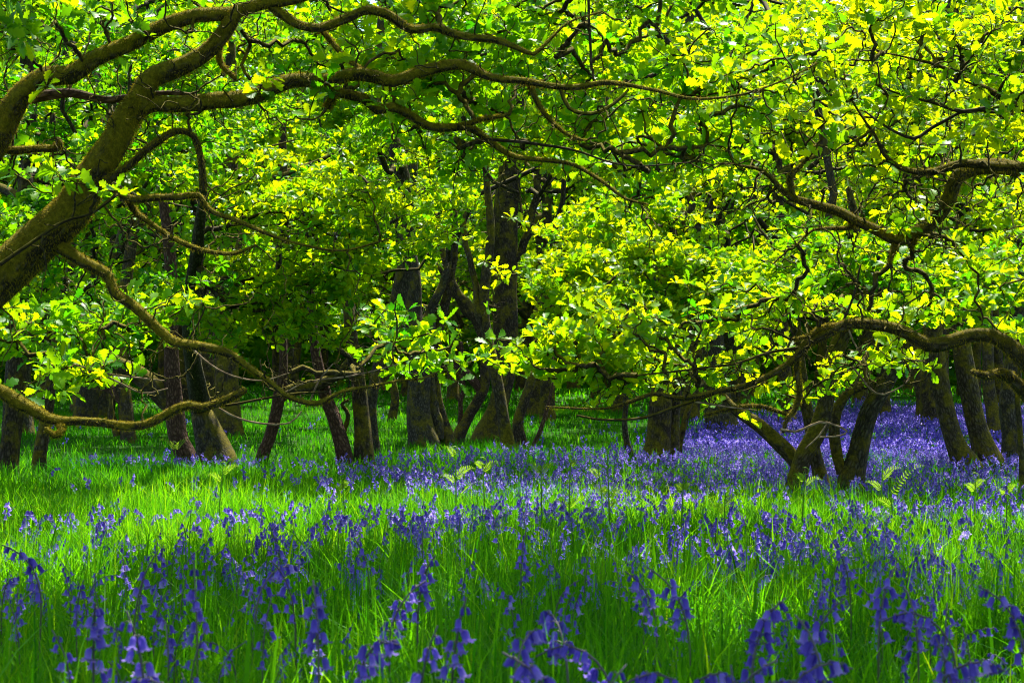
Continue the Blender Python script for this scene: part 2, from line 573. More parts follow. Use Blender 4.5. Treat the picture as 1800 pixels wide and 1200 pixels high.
def oak(label, D, stems, pads=(), bark='brown', lod=1, leaf=0.10, var0=.5, var_sd=.18, per=(5, 8), group=None, fur=0, off=None,
        base=None, rmin=0.0016, gap=True, twig='twig', cat='oak tree', dead=False, name='oak_tree', extra=(), twigkk=.5, bare=0, wk=1.0, furlen=(.006, .017)):
    """One oak: Empty > trunk, each traced limb a branch, crown (> twig_sprays). stems: photograph traces (px, py, width_px[, nearer/farther m])."""
    r = np.random.default_rng(int(abs(hash((label, round(D * 10)))) % (2 ** 31)) if False else (sum(map(ord, label)) * 7919 + int(D * 100)) % (2 ** 31))
    org = np.array(base if base is not None else [P(stems[0][0][0], 700, D)[0], D, 0.0])
    org[2] = ground_z(org[0], org[1])
    root = thing(name, org, label, cat, group)
    sk, paths = [], []
    bk = [bark] * len(stems) if isinstance(bark, str) else list(bark)
    for i, st in enumerate(stems):
        rows = [(*q[:3], q[3] * wk) for q in px_path(st, D)]
        foot = i == 0 and rows[0][2] < org[2] + .35
        if foot:
            p0 = rows[0]
            rows = [(p0[0] - .1 * (rows[1][0] - p0[0]), p0[1], org[2] - 0.15, p0[3] * 1.08)] + rows
        # small wander so a long trace is not a smooth hose
        path = spline(rows, 0.035)
        s = np.arange(len(path)) * 0.035
        for ax in (0, 1, 2):
            path[:, ax] += path[:, 3] * (0.10 if path[:, 3].max() > .09 else .24) * np.sin(s * r.uniform(2, 6) + r.uniform(0, 6)) * np.minimum(1, s * 3)
        if i:
            nk = max(4, int(s[-1] / .13))
            kx = np.linspace(0, s[-1], nk)
            for ax in (0, 1, 2):
                path[:, ax] += np.interp(s, kx, r.normal(0, 1, nk)) * np.minimum(path[:, 3] * .36, .015) * np.minimum(1, s * 4)
        big = path[:, 3].max() > 0.02
        V, Q, co = tube(path, 20 if big else 8, lump=0.10 if big else .06, seed=int(r.integers(1, 9999)), flare=foot, z0=org[2])
        V = V - org
        me = mesh('trunk' if i == 0 else 'branch', V, Q, BARKS[bk[i]], co=co)
        o = obj('trunk' if i == 0 else 'branch', me, root)
        paths.append(path)
        sk.append(path[::2, :3] if i else path[len(path) // 3::2, :3])
        if fur and path[:, 3].max() > 0.010 and bk[i] in ('mossy', 'mossdark', 'brown'):
            area = np.sum(path[:, 3]) * 0.035
            nf = max(900, int(fur * area))
            FV, FQ, fv = strands([path], nf, r, origin=org, length=furlen)
            obj('moss_fur', mesh('moss_fur', FV, FQ, MOSSFUR, var=fv), o)
    if len(pads):
        pts = []
        for pd in pads:
            c = pd[0] if len(pd) == 5 else None
            pts.append(pad_points(*pd, r))
        tips = np.vstack(pts)
        if gap:
            tips = open_view(open_gap(tips, r), r)
        if len(tips):
            skel = np.vstack(sk)
            allt = tips
            if bare:        # leafless side twigs along the limbs
                near = np.vstack([q[::2, :3] for q in paths[1:]])
                b0 = near[r.integers(0, len(near), bare // 3)]
                b1 = b0 + unit(r.normal(0, 1, b0.shape)) * r.uniform(.08, .42, (len(b0), 1))
                b2 = np.vstack([b1 + r.normal(0, .10, b1.shape) for _ in range(2)])
                b = np.vstack([b1, b2])
                b = b[HZ - (b[:, 2] - CAMH) / b[:, 1] * F < 700]
                allt = np.vstack([tips, b])
            (TV, TQ, tc), dirs = twig_mesh(skel, allt, r, rmin=rmin, kk=twigkk, rmax=.013 if lod == 0 else .03)
            # tips come back in growth order
            order_tips = tips  # directions only bias the rosettes
            d2 = np.zeros_like(tips)
            LV, LQ, lv = rosettes(tips, d2, lod, leaf, per, var0, var_sd, r)
            cr = obj('crown', mesh('crown', LV - org, LQ, LEAF, var=lv), root)
            obj('twig_sprays', mesh('twig_sprays', TV - org, TQ, BARKS[twig], co=tc * 1.0), cr)
    return root, paths


K = 1.0               # distances and sizes of the boughs listed below are multiplied by this


def pad(px, py, D, rx, ry, rz, n):
    return (P(px, py, D * K), rx * K, ry * K, rz * K, n)


def gpads(x0, y0, x1, y1, nx, ny, D0, D1, rx, ry, rz, n, seed, jit=.4):
    r = np.random.default_rng(seed)
    out = []
    for i in range(nx):
        for j in range(ny):
            px = x0 + (x1 - x0) * (i + .5 + r.uniform(-jit, jit)) / nx
            py = y0 + (y1 - y0) * (j + .5 + r.uniform(-jit, jit)) / ny
            out.append(pad(px, py, r.uniform(D0, D1), rx * r.uniform(.7, 1.3), ry, rz * r.uniform(.7, 1.3), int(n * r.uniform(.6, 1.4))))
    return out


def high_crown(x, y, z0, z1, rad, k, n, seed, flat=.28):
    """Boughs of a crown above and around a trunk."""
    r = np.random.default_rng(seed)
    out = []
    for _ in range(k):
        a, q = r.uniform(0, 6.283), rad * math.sqrt(r.uniform(.05, 1))
        z = r.uniform(z0, z1)
        out.append((np.array([x + q * math.cos(a), y + q * math.sin(a), z]), r.uniform(.6, 1.1), r.uniform(.6, 1.1), flat * r.uniform(.7, 1.3), int(n * r.uniform(.7, 1.3))))
    return out





# ------------------------------------------------------------------ the two near oaks whose limbs frame the view
# Oak at one side: its trunk stands just outside the picture, its limbs sweep in.
K = 1.55
L_STEMS = [
    [(-430, 1060, 180), (-340, 800, 140), (-200, 640, 122), (-90, 560, 112), (0, 490, 104), (60, 432, 98), (120, 375, 92), (165, 305, 78), (200, 255, 70), (225, 205, 64), (252, 172, 60)],
    [(-340, 800, 110, .1), (-230, 600, 90, .2), (-110, 420, 72, .25), (-40, 300, 64, .2), (0, 235, 60, .2), (40, 172, 50, .15), (80, 142, 46, .1), (130, 120, 42), (180, 95, 37), (240, 70, 35), (300, 45, 34), (360, 28, 33), (420, 14, 32), (480, 4, 30), (540, -14, 27), (640, -40, 22)],
    [(228, 205, 52), (262, 148, 50), (310, 120, 44), (355, 86, 40), (385, 56, 37), (404, 34, 34), (420, 12, 24)],
    [(225, 205, 40), (275, 184, 37), (330, 185, 38), (400, 170, 38), (460, 148, 36), (520, 138, 34), (580, 135, 30), (620, 125, 30), (660, 135, 30), (690, 145, 28), (740, 130, 26), (800, 114, 26), (830, 118, 24), (870, 138, 18), (920, 145, 16), (960, 152, 14), (1010, 155, 14), (1060, 148, 12), (1100, 150, 10), (1150, 158, 8), (1220, 172, 7), (1300, 165, 5), (1380, 140, 4), (1440, 110, 3)],
    [(470, 6, 24), (498, 28, 21), (530, 45, 20), (565, 48, 20), (600, 32, 22), (640, 18, 22), (680, 30, 22), (720, 55, 20), (760, 50, 18), (790, 60, 18), (820, 68, 18), (870, 72, 16), (910, 85, 12), (940, 95, 9), (965, 72, 7), (1000, 40, 5), (1060, 20, 4)],
    [(560, 142, 18, .05), (600, 165, 22, .1), (640, 172, 24, .12), (665, 190, 24, .15), (690, 185, 22, .15), (720, 200, 20, .2), (750, 218, 20, .2), (790, 222, 20, .25), (820, 225, 18, .25), (850, 245, 16, .3), (880, 265, 14, .3), (910, 278, 12, .3), (960, 282, 10, .3), (1010, 290, 9, .3), (1060, 320, 8, .3), (1100, 350, 6, .3), (1140, 360, 4, .3)],
    [(100, 430, 34), (150, 465, 28), (185, 485, 26), (200, 515, 24), (235, 540, 24), (270, 570, 22), (310, 598, 22), (345, 605, 22), (400, 618, 20), (440, 645, 14), (470, 665, 12), (500, 690, 10), (530, 705, 12), (565, 710, 12), (600, 690, 8), (650, 680, 7), (700, 670, 5), (745, 665, 4), (772, 652, 3)],
    [(190, 325, 22), (230, 350, 18), (270, 348, 16), (310, 345, 16), (350, 340, 14), (365, 365, 12), (390, 380, 11), (430, 395, 10), (480, 415, 8), (530, 430, 6), (600, 440, 5), (680, 420, 4)],
    [(225, 350, 16, .05), (240, 375, 14, .1), (270, 395, 12, .1), (300, 415, 12, .1), (330, 430, 12, .1), (360, 440, 11, .1), (410, 445, 8, .1), (450, 430, 6, .1)],
    [(188, 318, 20, -.05), (235, 285, 18, -.1), (270, 255, 18, -.1), (310, 230, 17, -.1), (335, 235, 14, -.1), (350, 255, 13, -.1), (355, 290, 12, -.1), (358, 335, 9, -.1)],
    [(-340, 800, 60, .2), (-180, 680, 44, .3), (-60, 662, 36, .3), (0, 690, 30, .3), (30, 712, 32, .3), (60, 722, 30, .3), (100, 738, 24, .3), (140, 742, 20, .3), (180, 742, 20, .3), (220, 746, 20, .3), (260, 740, 20, .3), (300, 722, 20, .3), (330, 712, 20, .3), (360, 715, 18, .3), (400, 702, 17, .3), (432, 686, 15, .3)],
    [(335, 714, 10, .32), (400, 712, 7, .32), (460, 700, 6, .32), (520, 690, 5, .32), (575, 688, 4, .32)],
    [(375, 712, 6, .34), (420, 735, 5, .34), (470, 745, 5, .34), (510, 742, 4, .34), (530, 722, 3, .34)],
    [(106, 740, 16, .3), (108, 758, 16, .26), (96, 767, 14, .24), (80, 752, 11, .24)],
    [(-30, 262, 16, .25), (0, 262, 19, .25), (60, 262, 18, .25), (100, 262, 18, .25), (104, 244, 13, .25)],
    [(-20, 195, 14, .5), (60, 172, 26, .5), (120, 165, 22, .5), (180, 172, 20, .5), (230, 170, 16, .5), (300, 165, 12, .5), (350, 170, 8, .5)],
    [(0, 465, 10, -.2), (50, 430, 9, -.2), (110, 390, 8, -.2), (160, 375, 7, -.2), (205, 342, 10, -.1)],
    [(930, 148, 14, .1), (950, 190, 12, .1), (975, 220, 10, .15), (1000, 240, 8, .2), (1030, 250, 6, .2)],
    [(985, 155, 10), (1000, 190, 10), (1040, 200, 10), (1080, 182, 8), (1105, 158, 7)],
    [(1034, -20, 7, .1), (1036, 60, 7, .1), (1039, 125, 6, .1)],
    [(560, 48, 14, .05), (585, 75, 13, .1), (612, 105, 11, .1), (640, 122, 10, .05)],
    [(395, 45, 12, .1), (385, 105, 14, .15), (410, 140, 12, .15)],
    [(425, 55, 10, .1), (440, 80, 10, .2), (425, 115, 9, .2), (440, 140, 8, .2)],
    [(850, 245, 9, .3), (920, 250, 8, .3), (1000, 262, 6, .3), (1100, 290, 4, .3), (1210, 286, 3, .3)],
    [(805, 223, 12, .25), (850, 210, 12, .25), (885, 204, 8, .25)],
    [(575, 190, 18, .1), (590, 165, 16, .1)],
    # bare pale twigs under the low limb
    [(130, 640, 6, .9), (180, 655, 6, .9), (230, 662, 5, .9), (290, 670, 4, .9)],
    [(165, 652, 5, .9), (200, 668, 5, .9), (250, 690, 5, .9), (295, 682, 4, .9)],
    [(140, 640, 5, .9), (146, 655, 4, .9), (160, 630, 3, .9)],
    [(330, 606, 6, .5), (370, 640, 5, .5), (410, 660, 4, .5), (460, 668, 4, .5), (510, 655, 3, .5)],
    [(545, 705, 5, .35), (560, 670, 4, .35), (585, 640, 3, .35)],
    [(500, 690, 5, .35), (540, 672, 4, .35), (620, 660, 4, .35), (700, 640, 3, .35)],
]
L_BARK = ['mossy'] * 9 + ['brown', 'mossy', 'brown', 'pale', 'mossy', 'mossy', 'red', 'brown'] + ['mossy', 'mossy', 'twig', 'mossy', 'mossy', 'mossy', 'twig', 'mossy', 'brown'] + ['pale'] * 6
L_PADS = [
    pad(30, 80, 4.35, .10, .2, .07, 18), pad(60, 20, 4.9, .2, .2, .08, 29), pad(140, 280, 5.4, .13, .12, .10, 21), pad(170, 345, 4.75, .05, .05, .03, 5),
    pad(250, 20, 5.3, .2, .2, .08, 32), pad(515, 138, 4.9, .05, .05, .02, 5), pad(655, 205, 5.0, .06, .05, .06, 7), pad(600, 60, 5.4, .3, .3, .12, 39),
    pad(680, 100, 5.5, .4, .3, .15, 51), pad(840, 40, 5.5, .4, .4, .12, 55), pad(790, 170, 5.5, .4, .3, .10, 52), pad(960, 110, 5.6, .4, .4, .18, 69),
    pad(1100, 50, 5.8, .45, .4, .22, 92), pad(1240, 120, 6.0, .45, .4, .25, 98), pad(900, 235, 5.6, .30, .3, .10, 41), pad(1060, 215, 5.8, .35, .3, .14, 57),
    pad(1200, 250, 6.0, .4, .3, .16, 63), pad(1060, 320, 5.9, .25, .3, .06, 21), pad(830, 290, 5.7, .12, .2, .06, 12),
    pad(740, 622, 5.9, .16, .16, .055, 41), pad(660, 560, 6.2, .10, .1, .05, 13),
    pad(150, 600, 6.2, .28, .3, .13, 63), pad(60, 590, 6.0, .25, .3, .15, 57), pad(250, 560, 6.3, .2, .2, .10, 37), pad(70, 697, 5.3, .05, .05, .02, 9), pad(120, 660, 5.6, .1, .1, .04, 14),
]
left_near, L_PATHS = oak('great mossy oak with a thick forked leaning limb and a hooked dead branch', 7.75, L_STEMS, L_PADS,
                         bark=L_BARK, lod=0, leaf=0.090, rmin=.0023, bare=1000, twig='mossdark', wk=.73, var0=.5, var_sd=.2, per=(5, 8), fur=200000, gap=False, group=None)

K = 1.4
R_STEMS = [
    [(2060, 1010, 170), (1990, 860, 125), (1900, 735, 72), (1840, 672, 52), (1800, 634, 42), (1768, 606, 36), (1738, 591, 32), (1700, 592, 32), (1660, 605, 34), (1630, 608, 32), (1600, 590, 28), (1560, 575, 26), (1490, 570, 24), (1450, 590, 22), (1420, 605, 20), (1395, 632, 16), (1360, 656, 14), (1310, 678, 13), (1260, 688, 12), (1200, 700, 11), (1150, 692, 9), (1110, 705, 8), (1060, 718, 5), (960, 715, 4)],
    [(1470, 572, 14), (1440, 578, 14), (1425, 590, 10), (1390, 598, 7)],
    [(1400, 622, 14, .02), (1402, 655, 13, .05), (1406, 690, 14, .05), (1396, 715, 12, .05), (1381, 735, 11, .05), (1377, 758, 8, .05)],
    [(1383, 728, 8, .06), (1340, 715, 10, .1), (1300, 716, 10, .1), (1265, 724, 8, .1), (1238, 730, 6, .1)],
    [(1810, 700, 34, .1), (1770, 660, 26, .05), (1730, 662, 20, 0), (1705, 652, 12, 0)],
    [(1260, 690, 8, .05), (1200, 712, 8, .05), (1130, 735, 7, .05), (1060, 738, 6, .05), (1015, 730, 4, .05)],
    [(1410, 610, 8, .05), (1350, 620, 7, .1), (1290, 640, 6, .1), (1220, 648, 5, .1), (1120, 660, 4, .1)],
    # upper limbs, from a second stem of the same stool
    [(1990, 860, 95, -.1), (1970, 640, 80, -.2), (1940, 450, 60, -.3), (1890, 330, 36, -.4), (1830, 297, 24, -.4), (1740, 290, 20, -.4), (1690, 290, 18, -.4), (1650, 300, 16, -.4), (1620, 302, 14, -.4), (1585, 294, 11, -.4), (1555, 270, 9, -.4), (1540, 240, 7, -.4), (1515, 205, 5, -.4), (1490, 160, 4, -.4), (1480, 110, 3, -.4)],
    [(1940, 450, 44, 0), (1840, 330, 40, .2), (1740, 300, 36, .3), (1690, 315, 34, .3), (1670, 350, 34, .35), (1640, 385, 34, .4), (1600, 410, 30, .4), (1570, 422, 26, .4), (1530, 400, 24, .4), (1480, 375, 22, .4), (1440, 365, 20, .4), (1390, 350, 16, .4), (1365, 325, 12, .4), (1340, 300, 8, .4), (1290, 290, 5, .4)],
    [(1940, 450, 36, -.4), (1900, 300, 26, -.5), (1830, 212, 18, -.5), (1790, 190, 16, -.5), (1740, 160, 14, -.5), (1700, 142, 10, -.5), (1650, 116, 8, -.5), (1600, 102, 5, -.5), (1540, 90, 3, -.5)],
    [(1790, 192, 12, -.5), (1740, 190, 11, -.5), (1690, 196, 10, -.5), (1640, 180, 7, -.5), (1590, 168, 5, -.5), (1540, 150, 3, -.5)],
    [(1690, 196, 7, -.5), (1640, 225, 8, -.45), (1605, 245, 8, -.45), (1560, 225, 6, -.45), (1520, 195, 4, -.45)],
    [(1590, 305, 9, -.4), (1592, 335, 8, -.4), (1602, 350, 6, -.4)],
    [(1395, 350, 14, .4), (1390, 310, 14, .4), (1410, 290, 10, .4), (1435, 255, 9, .4)],
    [(1500, 380, 12, .42), (1495, 400, 12, .42), (1470, 402, 9, .42), (1430, 405, 6, .42), (1400, 430, 4, .42)],
    [(1575, 422, 14, .4), (1570, 445, 9, .4), (1564, 462, 4, .4)],
    [(1610, 410, 13, .4), (1605, 432, 9, .4), (1603, 440, 5, .4)],
    [(1480, 570, 7, .1), (1500, 520, 5, .1), (1512, 465, 4, .1)],
    # bare pale twigs hanging below the arch
    [(1372, 754, 7, .0), (1400, 758, 6, 0), (1440, 742, 6, 0), (1465, 746, 5, 0), (1488, 757, 5, 0), (1475, 766, 4, 0), (1440, 768, 4, 0)],
    [(1455, 742, 4, 0), (1440, 765, 4, 0), (1415, 788, 3, 0)],
    [(1495, 640, 5, 0), (1540, 690, 5, .1), (1580, 682, 4, .1), (1600, 665, 3, .1)],
    [(1490, 575, 5, 0), (1500, 600, 4, 0), (1512, 620, 3, 0)],
    [(1200, 702, 5, .05), (1260, 712, 4, .05), (1330, 722, 3, .05)],
]
R_BARK = ['mossdark'] * 7 + ['brown', 'mossdark', 'brown', 'twig', 'twig', 'mossdark', 'mossdark', 'brown', 'mossdark', 'mossdark', 'twig'] + ['pale'] * 5
R_PADS = [
    pad(950, 625, 6.55, .16, .2, .09, 35), pad(1000, 600, 6.65, .2, .25, .10, 50), pad(1080, 610, 6.55, .24, .25, .13, 76), pad(1160, 620, 6.95, .25, .3, .15, 49), pad(1240, 640, 6.85, .22, .3, .12, 36),
    pad(1060, 660, 6.45, .22, .2, .09, 55), pad(1160, 560, 7.15, .10, .1, .05, 8), pad(1280, 580, 6.95, .25, .3, .12, 36), pad(1390, 545, 6.75, .3, .3, .12, 40), pad(1330, 520, 6.75, .2, .2, .1, 21),
    pad(1330, 685, 6.65, .10, .1, .06, 10), pad(1380, 690, 6.55, .05, .05, .04, 5), pad(1490, 655, 6.45, .05, .05, .05, 6), pad(1560, 625, 6.65, .20, .2, .06, 22), pad(1620, 645, 6.65, .10, .1, .05, 10),
    pad(1520, 540, 6.65, .3, .3, .08, 25), pad(1640, 550, 6.55, .25, .2, .06, 18), pad(1750, 540, 6.35, .1, .1, .08, 8), pad(1790, 600, 6.35, .08, .1, .08, 8),
    pad(1720, 40, 5.4, .35, .4, .16, 29), pad(1580, 60, 5.6, .35, .4, .16, 29), pad(1440, 40, 5.7, .35, .4, .18, 32), pad(1380, 150, 5.9, .35, .4, .15, 26), pad(1500, 170, 5.8, .35, .4, .14, 23),
    pad(1640, 180, 5.6, .35, .4, .12, 22), pad(1760, 130, 5.4, .25, .3, .12, 19), pad(1420, 245, 6.0, .16, .2, .06, 9), pad(1330, 60, 5.9, .3, .3, .15, 22), pad(1740, 260, 5.6, .2, .3, .06, 10),
    pad(1740, 400, 6.2, .3, .3, .10, 19), pad(1660, 460, 6.4, .25, .3, .08, 14), pad(1770, 340, 6.0, .15, .2, .06, 8), pad(1600, 260, 5.9, .2, .3, .08, 9), pad(1500, 285, 5.9, .15, .2, .05, 6),
]
right_near, R_PATHS = oak('dark twisted oak with a mossy limb arching low and twiggy upper boughs', 8.4, R_STEMS, R_PADS,
                          bark=R_BARK, lod=0, leaf=0.080, rmin=.0023, bare=1500, twig='mossdark', wk=.76, var0=.72, var_sd=.24, per=(5, 8), fur=130000, gap=False)


def shade_boughs(root, seed, x0, x1, n, skel_from):
    """Unseen high boughs added to a near oak, shaped to shade the near meadow."""
    r = np.random.default_rng(seed)
    org = np.array(root.location)
    pts = []
    while sum(map(len, pts)) < n:
        x, y, z = r.uniform(x0, x1), r.uniform(-6.0, 11.5), r.uniform(4.2, 7.2)
        f = sun_foot(np.array([[x, y, z]]))[0]
        w = .25 * math.sin(f[0] * 2.3) + .2 * math.sin(f[0] * 5.1 + 1)
        if f[1] > 7.5 + w or f[1] < -3.5 or z < y * .262 + 1.2:
            continue
        if f[1] > 6.3 + w and r.uniform() < (.68 if f[0] < .7 else .82):      # thinner towards the gap: flecks of sun come through
            continue
        pts.append(pad_points((x, y, z), .35, .30, .10, 22, r))
    tips = np.vstack(pts)
    c = np.linspace(0, 1, 26)[:, None]
    skel = np.array(skel_from[0])[None] * (1 - c) + np.array(skel_from[1])[None] * c
    (TV, TQ, tc), _ = twig_mesh(skel, tips, r, rmin=.003, kk=.48)
    LV, LQ, lv = rosettes(tips, np.zeros_like(tips), 2, .19, (5, 7), .5, .2, r)
    path = spline([(*skel_from[0], .16), (*(np.array(skel_from[0]) * .5 + np.array(skel_from[1]) * .5 + [0.1, .1, .2]), .13), (*skel_from[1], .07)], .06)
    V, Q, co = tube(path, 16, lump=.1, seed=seed)
    obj('branch', mesh('branch', V - org, Q, BARKS['mossdark'], co=co), root)
    cr = obj('crown', mesh('crown', LV - org, LQ, LEAF, var=lv), root)  # added leaf mass above the view that casts the foreground shade
    obj('twig_sprays', mesh('twig_sprays', TV - org, TQ, BARKS['twig'], co=tc), cr)


shade_boughs(left_near, 5, -6.5, .4, 3500, (P(-340, 800, 7.75), (-2.8, 3.0, 5.6)))
shade_boughs(right_near, 6, -.4, 6.5, 3500, (P(1990, 860, 8.4), (3.2, 3.2, 5.8)))

# ------------------------------------------------------------------ oaks whose trunks stand in the picture
K = 1.36


def baseD(row):
    """How far off the floor's growth meets a trunk at this row of the photograph."""
    d = np.linspace(8, 60, 800)
    rows = HZ + F * (CAMH - np.interp(d, TY, TZ) - .10) / d
    return float(np.interp(-row, -rows, d))


def mid(label, row, stems, pads=(), hc=None, **kw):
    D = baseD(row)
    if hc:
        x = P(stems[0][-1][0], 600, D)[0]
        pads = list(pads) + high_crown(x + hc.get('dx', 0), D + hc.get('dy', .8) * 1.5, hc.get('z0', 2.6) * 1.25 + .5, hc.get('z1', 5.0) * 1.3 + .6, hc.get('rad', 1.6) * 1.4, hc.get('k', 7) + 1, hc.get('n', 40) * 1.15, seed=int(D * 1000) + len(label))
    kw['leaf'] = kw.get('leaf', .10) * .74
    kw['per'] = (6, 9)
    pads = [(*p[:4], int(p[4] * 2.0)) for p in pads]
    kw['wk'] = kw.get('wk', .78)
    kw['bare'] = 210 if len(stems) > 1 else 0
    kw['var_sd'] = .24
    return oak(label, D, stems, pads, **kw)


G_FAR = 'slender oaks deeper in the wood'
mid('thick dark oak trunk at the edge of the view beside a thin mossy one', 828,
    [[(16, 828, 48), (22, 745, 42), (30, 650, 38), (28, 560, 34), (40, 440, 30), (46, 330, 26), (60, 150, 20)], [(85, 300, 14), (92, 260, 16), (88, 200, 12)]],
    gpads(-80, 120, 330, 560, 4, 4, 8.5, 10.2, .34, .3, .13, 34, 21), hc=dict(k=4, dx=-.5), bark='brown', var0=.34)
mid('thin mossy oak trunk standing beside the thick dark trunk at the edge', 822,
    [[(70, 824, 34), (78, 760, 28), (85, 690, 26), (100, 600, 24), (122, 480, 22), (128, 380, 18), (120, 250, 14)]],
    gpads(-60, 380, 260, 660, 3, 3, 9.0, 10.6, .3, .3, .12, 30, 22), bark='mossdark', var0=.38, hc=dict(k=3, dx=-.3, dy=1.2))
mid('grey straight oak trunk far back behind the low mossy limb', 735,
    [[(152, 738, 52), (155, 680, 46), (160, 600, 44), (165, 480, 40), (160, 330, 34)], [(165, 600, 26), (190, 520, 24), (215, 420, 22)]], hc=dict(k=8, z0=2.2, z1=5.5, rad=2.2), bark='grey', leaf=.13, var0=.42)
mid('pair of mossy oak stems with a leaning reddish dead limb', 768,
    [[(226, 770, 34), (222, 720, 32), (216, 660, 30), (212, 580, 28), (222, 480, 26), (240, 380, 22)], [(206, 766, 18), (196, 720, 16), (190, 670, 15), (200, 560, 14)], [(222, 715, 22), (190, 682, 22), (158, 655, 22), (128, 625, 20)]],
    hc=dict(k=6, z0=2.2, z1=4.8), bark=['mossdark', 'brown', 'red'], var0=.42, leaf=.12)
mid('reddish oak stem with a mossy side limb leaning away over the grass', 805,
    [[(327, 808, 46), (314, 772, 44), (309, 725, 42), (304, 670, 36), (300, 600, 32), (302, 520, 30), (298, 430, 26), (282, 330, 20)], [(312, 728, 38), (285, 698, 42), (258, 668, 44), (232, 648, 40), (200, 636, 32), (150, 600, 22)], [(235, 365, 30, -.6), (225, 392, 28, -.6), (205, 428, 24, -.6), (178, 480, 20, -.6)]],
    gpads(120, 20, 440, 330, 3, 3, 8.6, 10.5, .36, .3, .14, 36, 23), hc=dict(k=3, dy=1.6), bark=['red', 'mossdark', 'mossdark'], var0=.42)
mid('stout grey oak trunk with a broad mossy flared foot', 814,
    [[(382, 816, 88), (376, 795, 76), (368, 770, 66), (358, 740, 54), (352, 715, 46), (345, 660, 42, -.7), (336, 600, 40, -1.5), (334, 540, 38, -2.3), (341, 480, 32, -3.0), (350, 410, 26, -3.7), (357, 345, 20, -4.2), (352, 280, 15, -4.6), (338, 236, 12, -4.8)], [(345, 640, 26), (362, 560, 20), (400, 480, 16), (430, 400, 14)]],
    [pad(430, 320, 9.6, .34, .3, .14, 55), pad(520, 390, 9.5, .36, .3, .16, 65), pad(400, 590, 9.4, .22, .2, .10, 30), pad(470, 550, 9.5, .34, .3, .14, 55), pad(560, 480, 9.5, .36, .3, .16, 65), pad(330, 540, 9.6, .3, .3, .12, 40), pad(400, 470, 9.8, .3, .3, .10, 36), pad(580, 590, 9.4, .26, .2, .11, 42), pad(470, 300, 9.9, .3, .3, .10, 36)],
    bark=['grey', 'mossdark'], var0=.72, var_sd=.2, leaf=.098)
mid('thin reddish oak stem leaning outward to a mossy elbow', 812,
    [[(459, 814, 27), (478, 762, 25), (488, 712, 27), (490, 690, 26), (496, 650, 20), (498, 580, 16), (500, 500, 14)], [(488, 702, 24), (510, 685, 26), (545, 674, 26), (575, 664, 24), (600, 650, 18), (630, 610, 14)]],
    [pad(620, 430, 9.4, .36, .3, .15, 65), pad(610, 350, 9.6, .3, .3, .14, 50), pad(545, 330, 9.8, .3, .3, .12, 44)], bark=['red', 'mossdark'], var0=.74, leaf=.098)
mid('dark oak stem leaning back from the bluebell edge', 811,
    [[(609, 814, 40), (598, 772, 33), (585, 730, 31), (572, 700, 29), (560, 650, 25), (552, 590, 22), (545, 500, 18)], [(600, 770, 12, .1), (612, 730, 10, .1), (600, 712, 8, .1), (612, 705, 6, .1)]],
    [pad(720, 350, 9.7, .3, .3, .14, 50), pad(700, 430, 9.6, .32, .3, .14, 55)], bark=['red', 'brown'], var0=.66, leaf=.098)
mid('upright oak trunk with one mossy edge standing in bluebells', 810,
    [[(642, 812, 48), (638, 762, 39), (632, 712, 35), (628, 660, 32), (620, 600, 28), (612, 520, 24), (605, 420, 20)]],
    [pad(800, 390, 9.8, .28, .3, .13, 44), pad(650, 510, 9.6, .3, .3, .12, 42), pad(600, 520, 9.6, .25, .3, .12, 36)], bark='brown', var0=.62, leaf=.098)
mid('grey oak trunk that leans over to one side, mossy along its upper edge', 800,
    [[(655, 803, 30), (655, 745, 26), (656, 690, 27), (668, 632, 32), (690, 572, 35), (708, 505, 35), (716, 425, 34), (714, 335, 32), (694, 255, 32), (677, 205, 28), (670, 100, 22), (675, -40, 18)], [(706, 330, 14), (690, 270, 12), (660, 240, 10)]],
    gpads(420, -30, 800, 270, 3, 3, 9.5, 11.5, .36, .3, .15, 38, 24), bark='grey', var0=.5, hc=dict(k=3, dy=2.0))
mid('short broken oak stem alone in the far grass', 732, [[(690, 734, 20), (695, 702, 18), (690, 672, 16), (678, 640, 13), (660, 600, 10)]], bark='brown', hc=dict(k=4, rad=1.2, z0=1.2, z1=3.5), leaf=.13, var0=.6)
mid('straight broad grey oak trunk in the middle of the clearing', 775,
    [[(746, 778, 64), (738, 722, 53), (735, 662, 50), (731, 600, 48), (724, 540, 46), (718, 470, 44), (712, 400, 40), (720, 300, 36), (730, 150, 30), (728, -40, 24)], [(770, 772, 30, .1), (762, 700, 28, .1), (758, 640, 24, .1), (760, 560, 20, .1)], [(730, 600, 22), (760, 540, 20), (785, 470, 16), (790, 400, 12)]],
    gpads(600, -40, 960, 240, 3, 3, 11, 13, .42, .4, .16, 36, 25), hc=dict(k=3, dy=2), bark='grey', var0=.52, leaf=.12)
mid('slim oak stem close behind the broad grey trunk', 774,
    [[(786, 776, 32), (776, 732, 24), (768, 690, 22), (766, 640, 24), (772, 570, 22), (790, 500, 20), (800, 420, 16), (795, 330, 12)]], hc=dict(k=5, z0=2.6, dx=.5, dy=-.6), bark='brown', leaf=.12, var0=.55)
mid('crooked oak stem with a reddish dead fork beside a mossy foot', 768,
    [[(805, 770, 28), (822, 732, 24), (840, 702, 24), (853, 670, 23), (850, 600, 20), (826, 542, 22), (802, 512, 18), (780, 450, 14), (770, 380, 12)], [(852, 695, 22), (832, 668, 20), (808, 645, 16), (795, 620, 10)], [(808, 752, 12), (812, 700, 10), (815, 660, 10), (812, 600, 8)]], bark=['brown', 'red', 'red'], hc=dict(k=3, z0=2.8), leaf=.12)
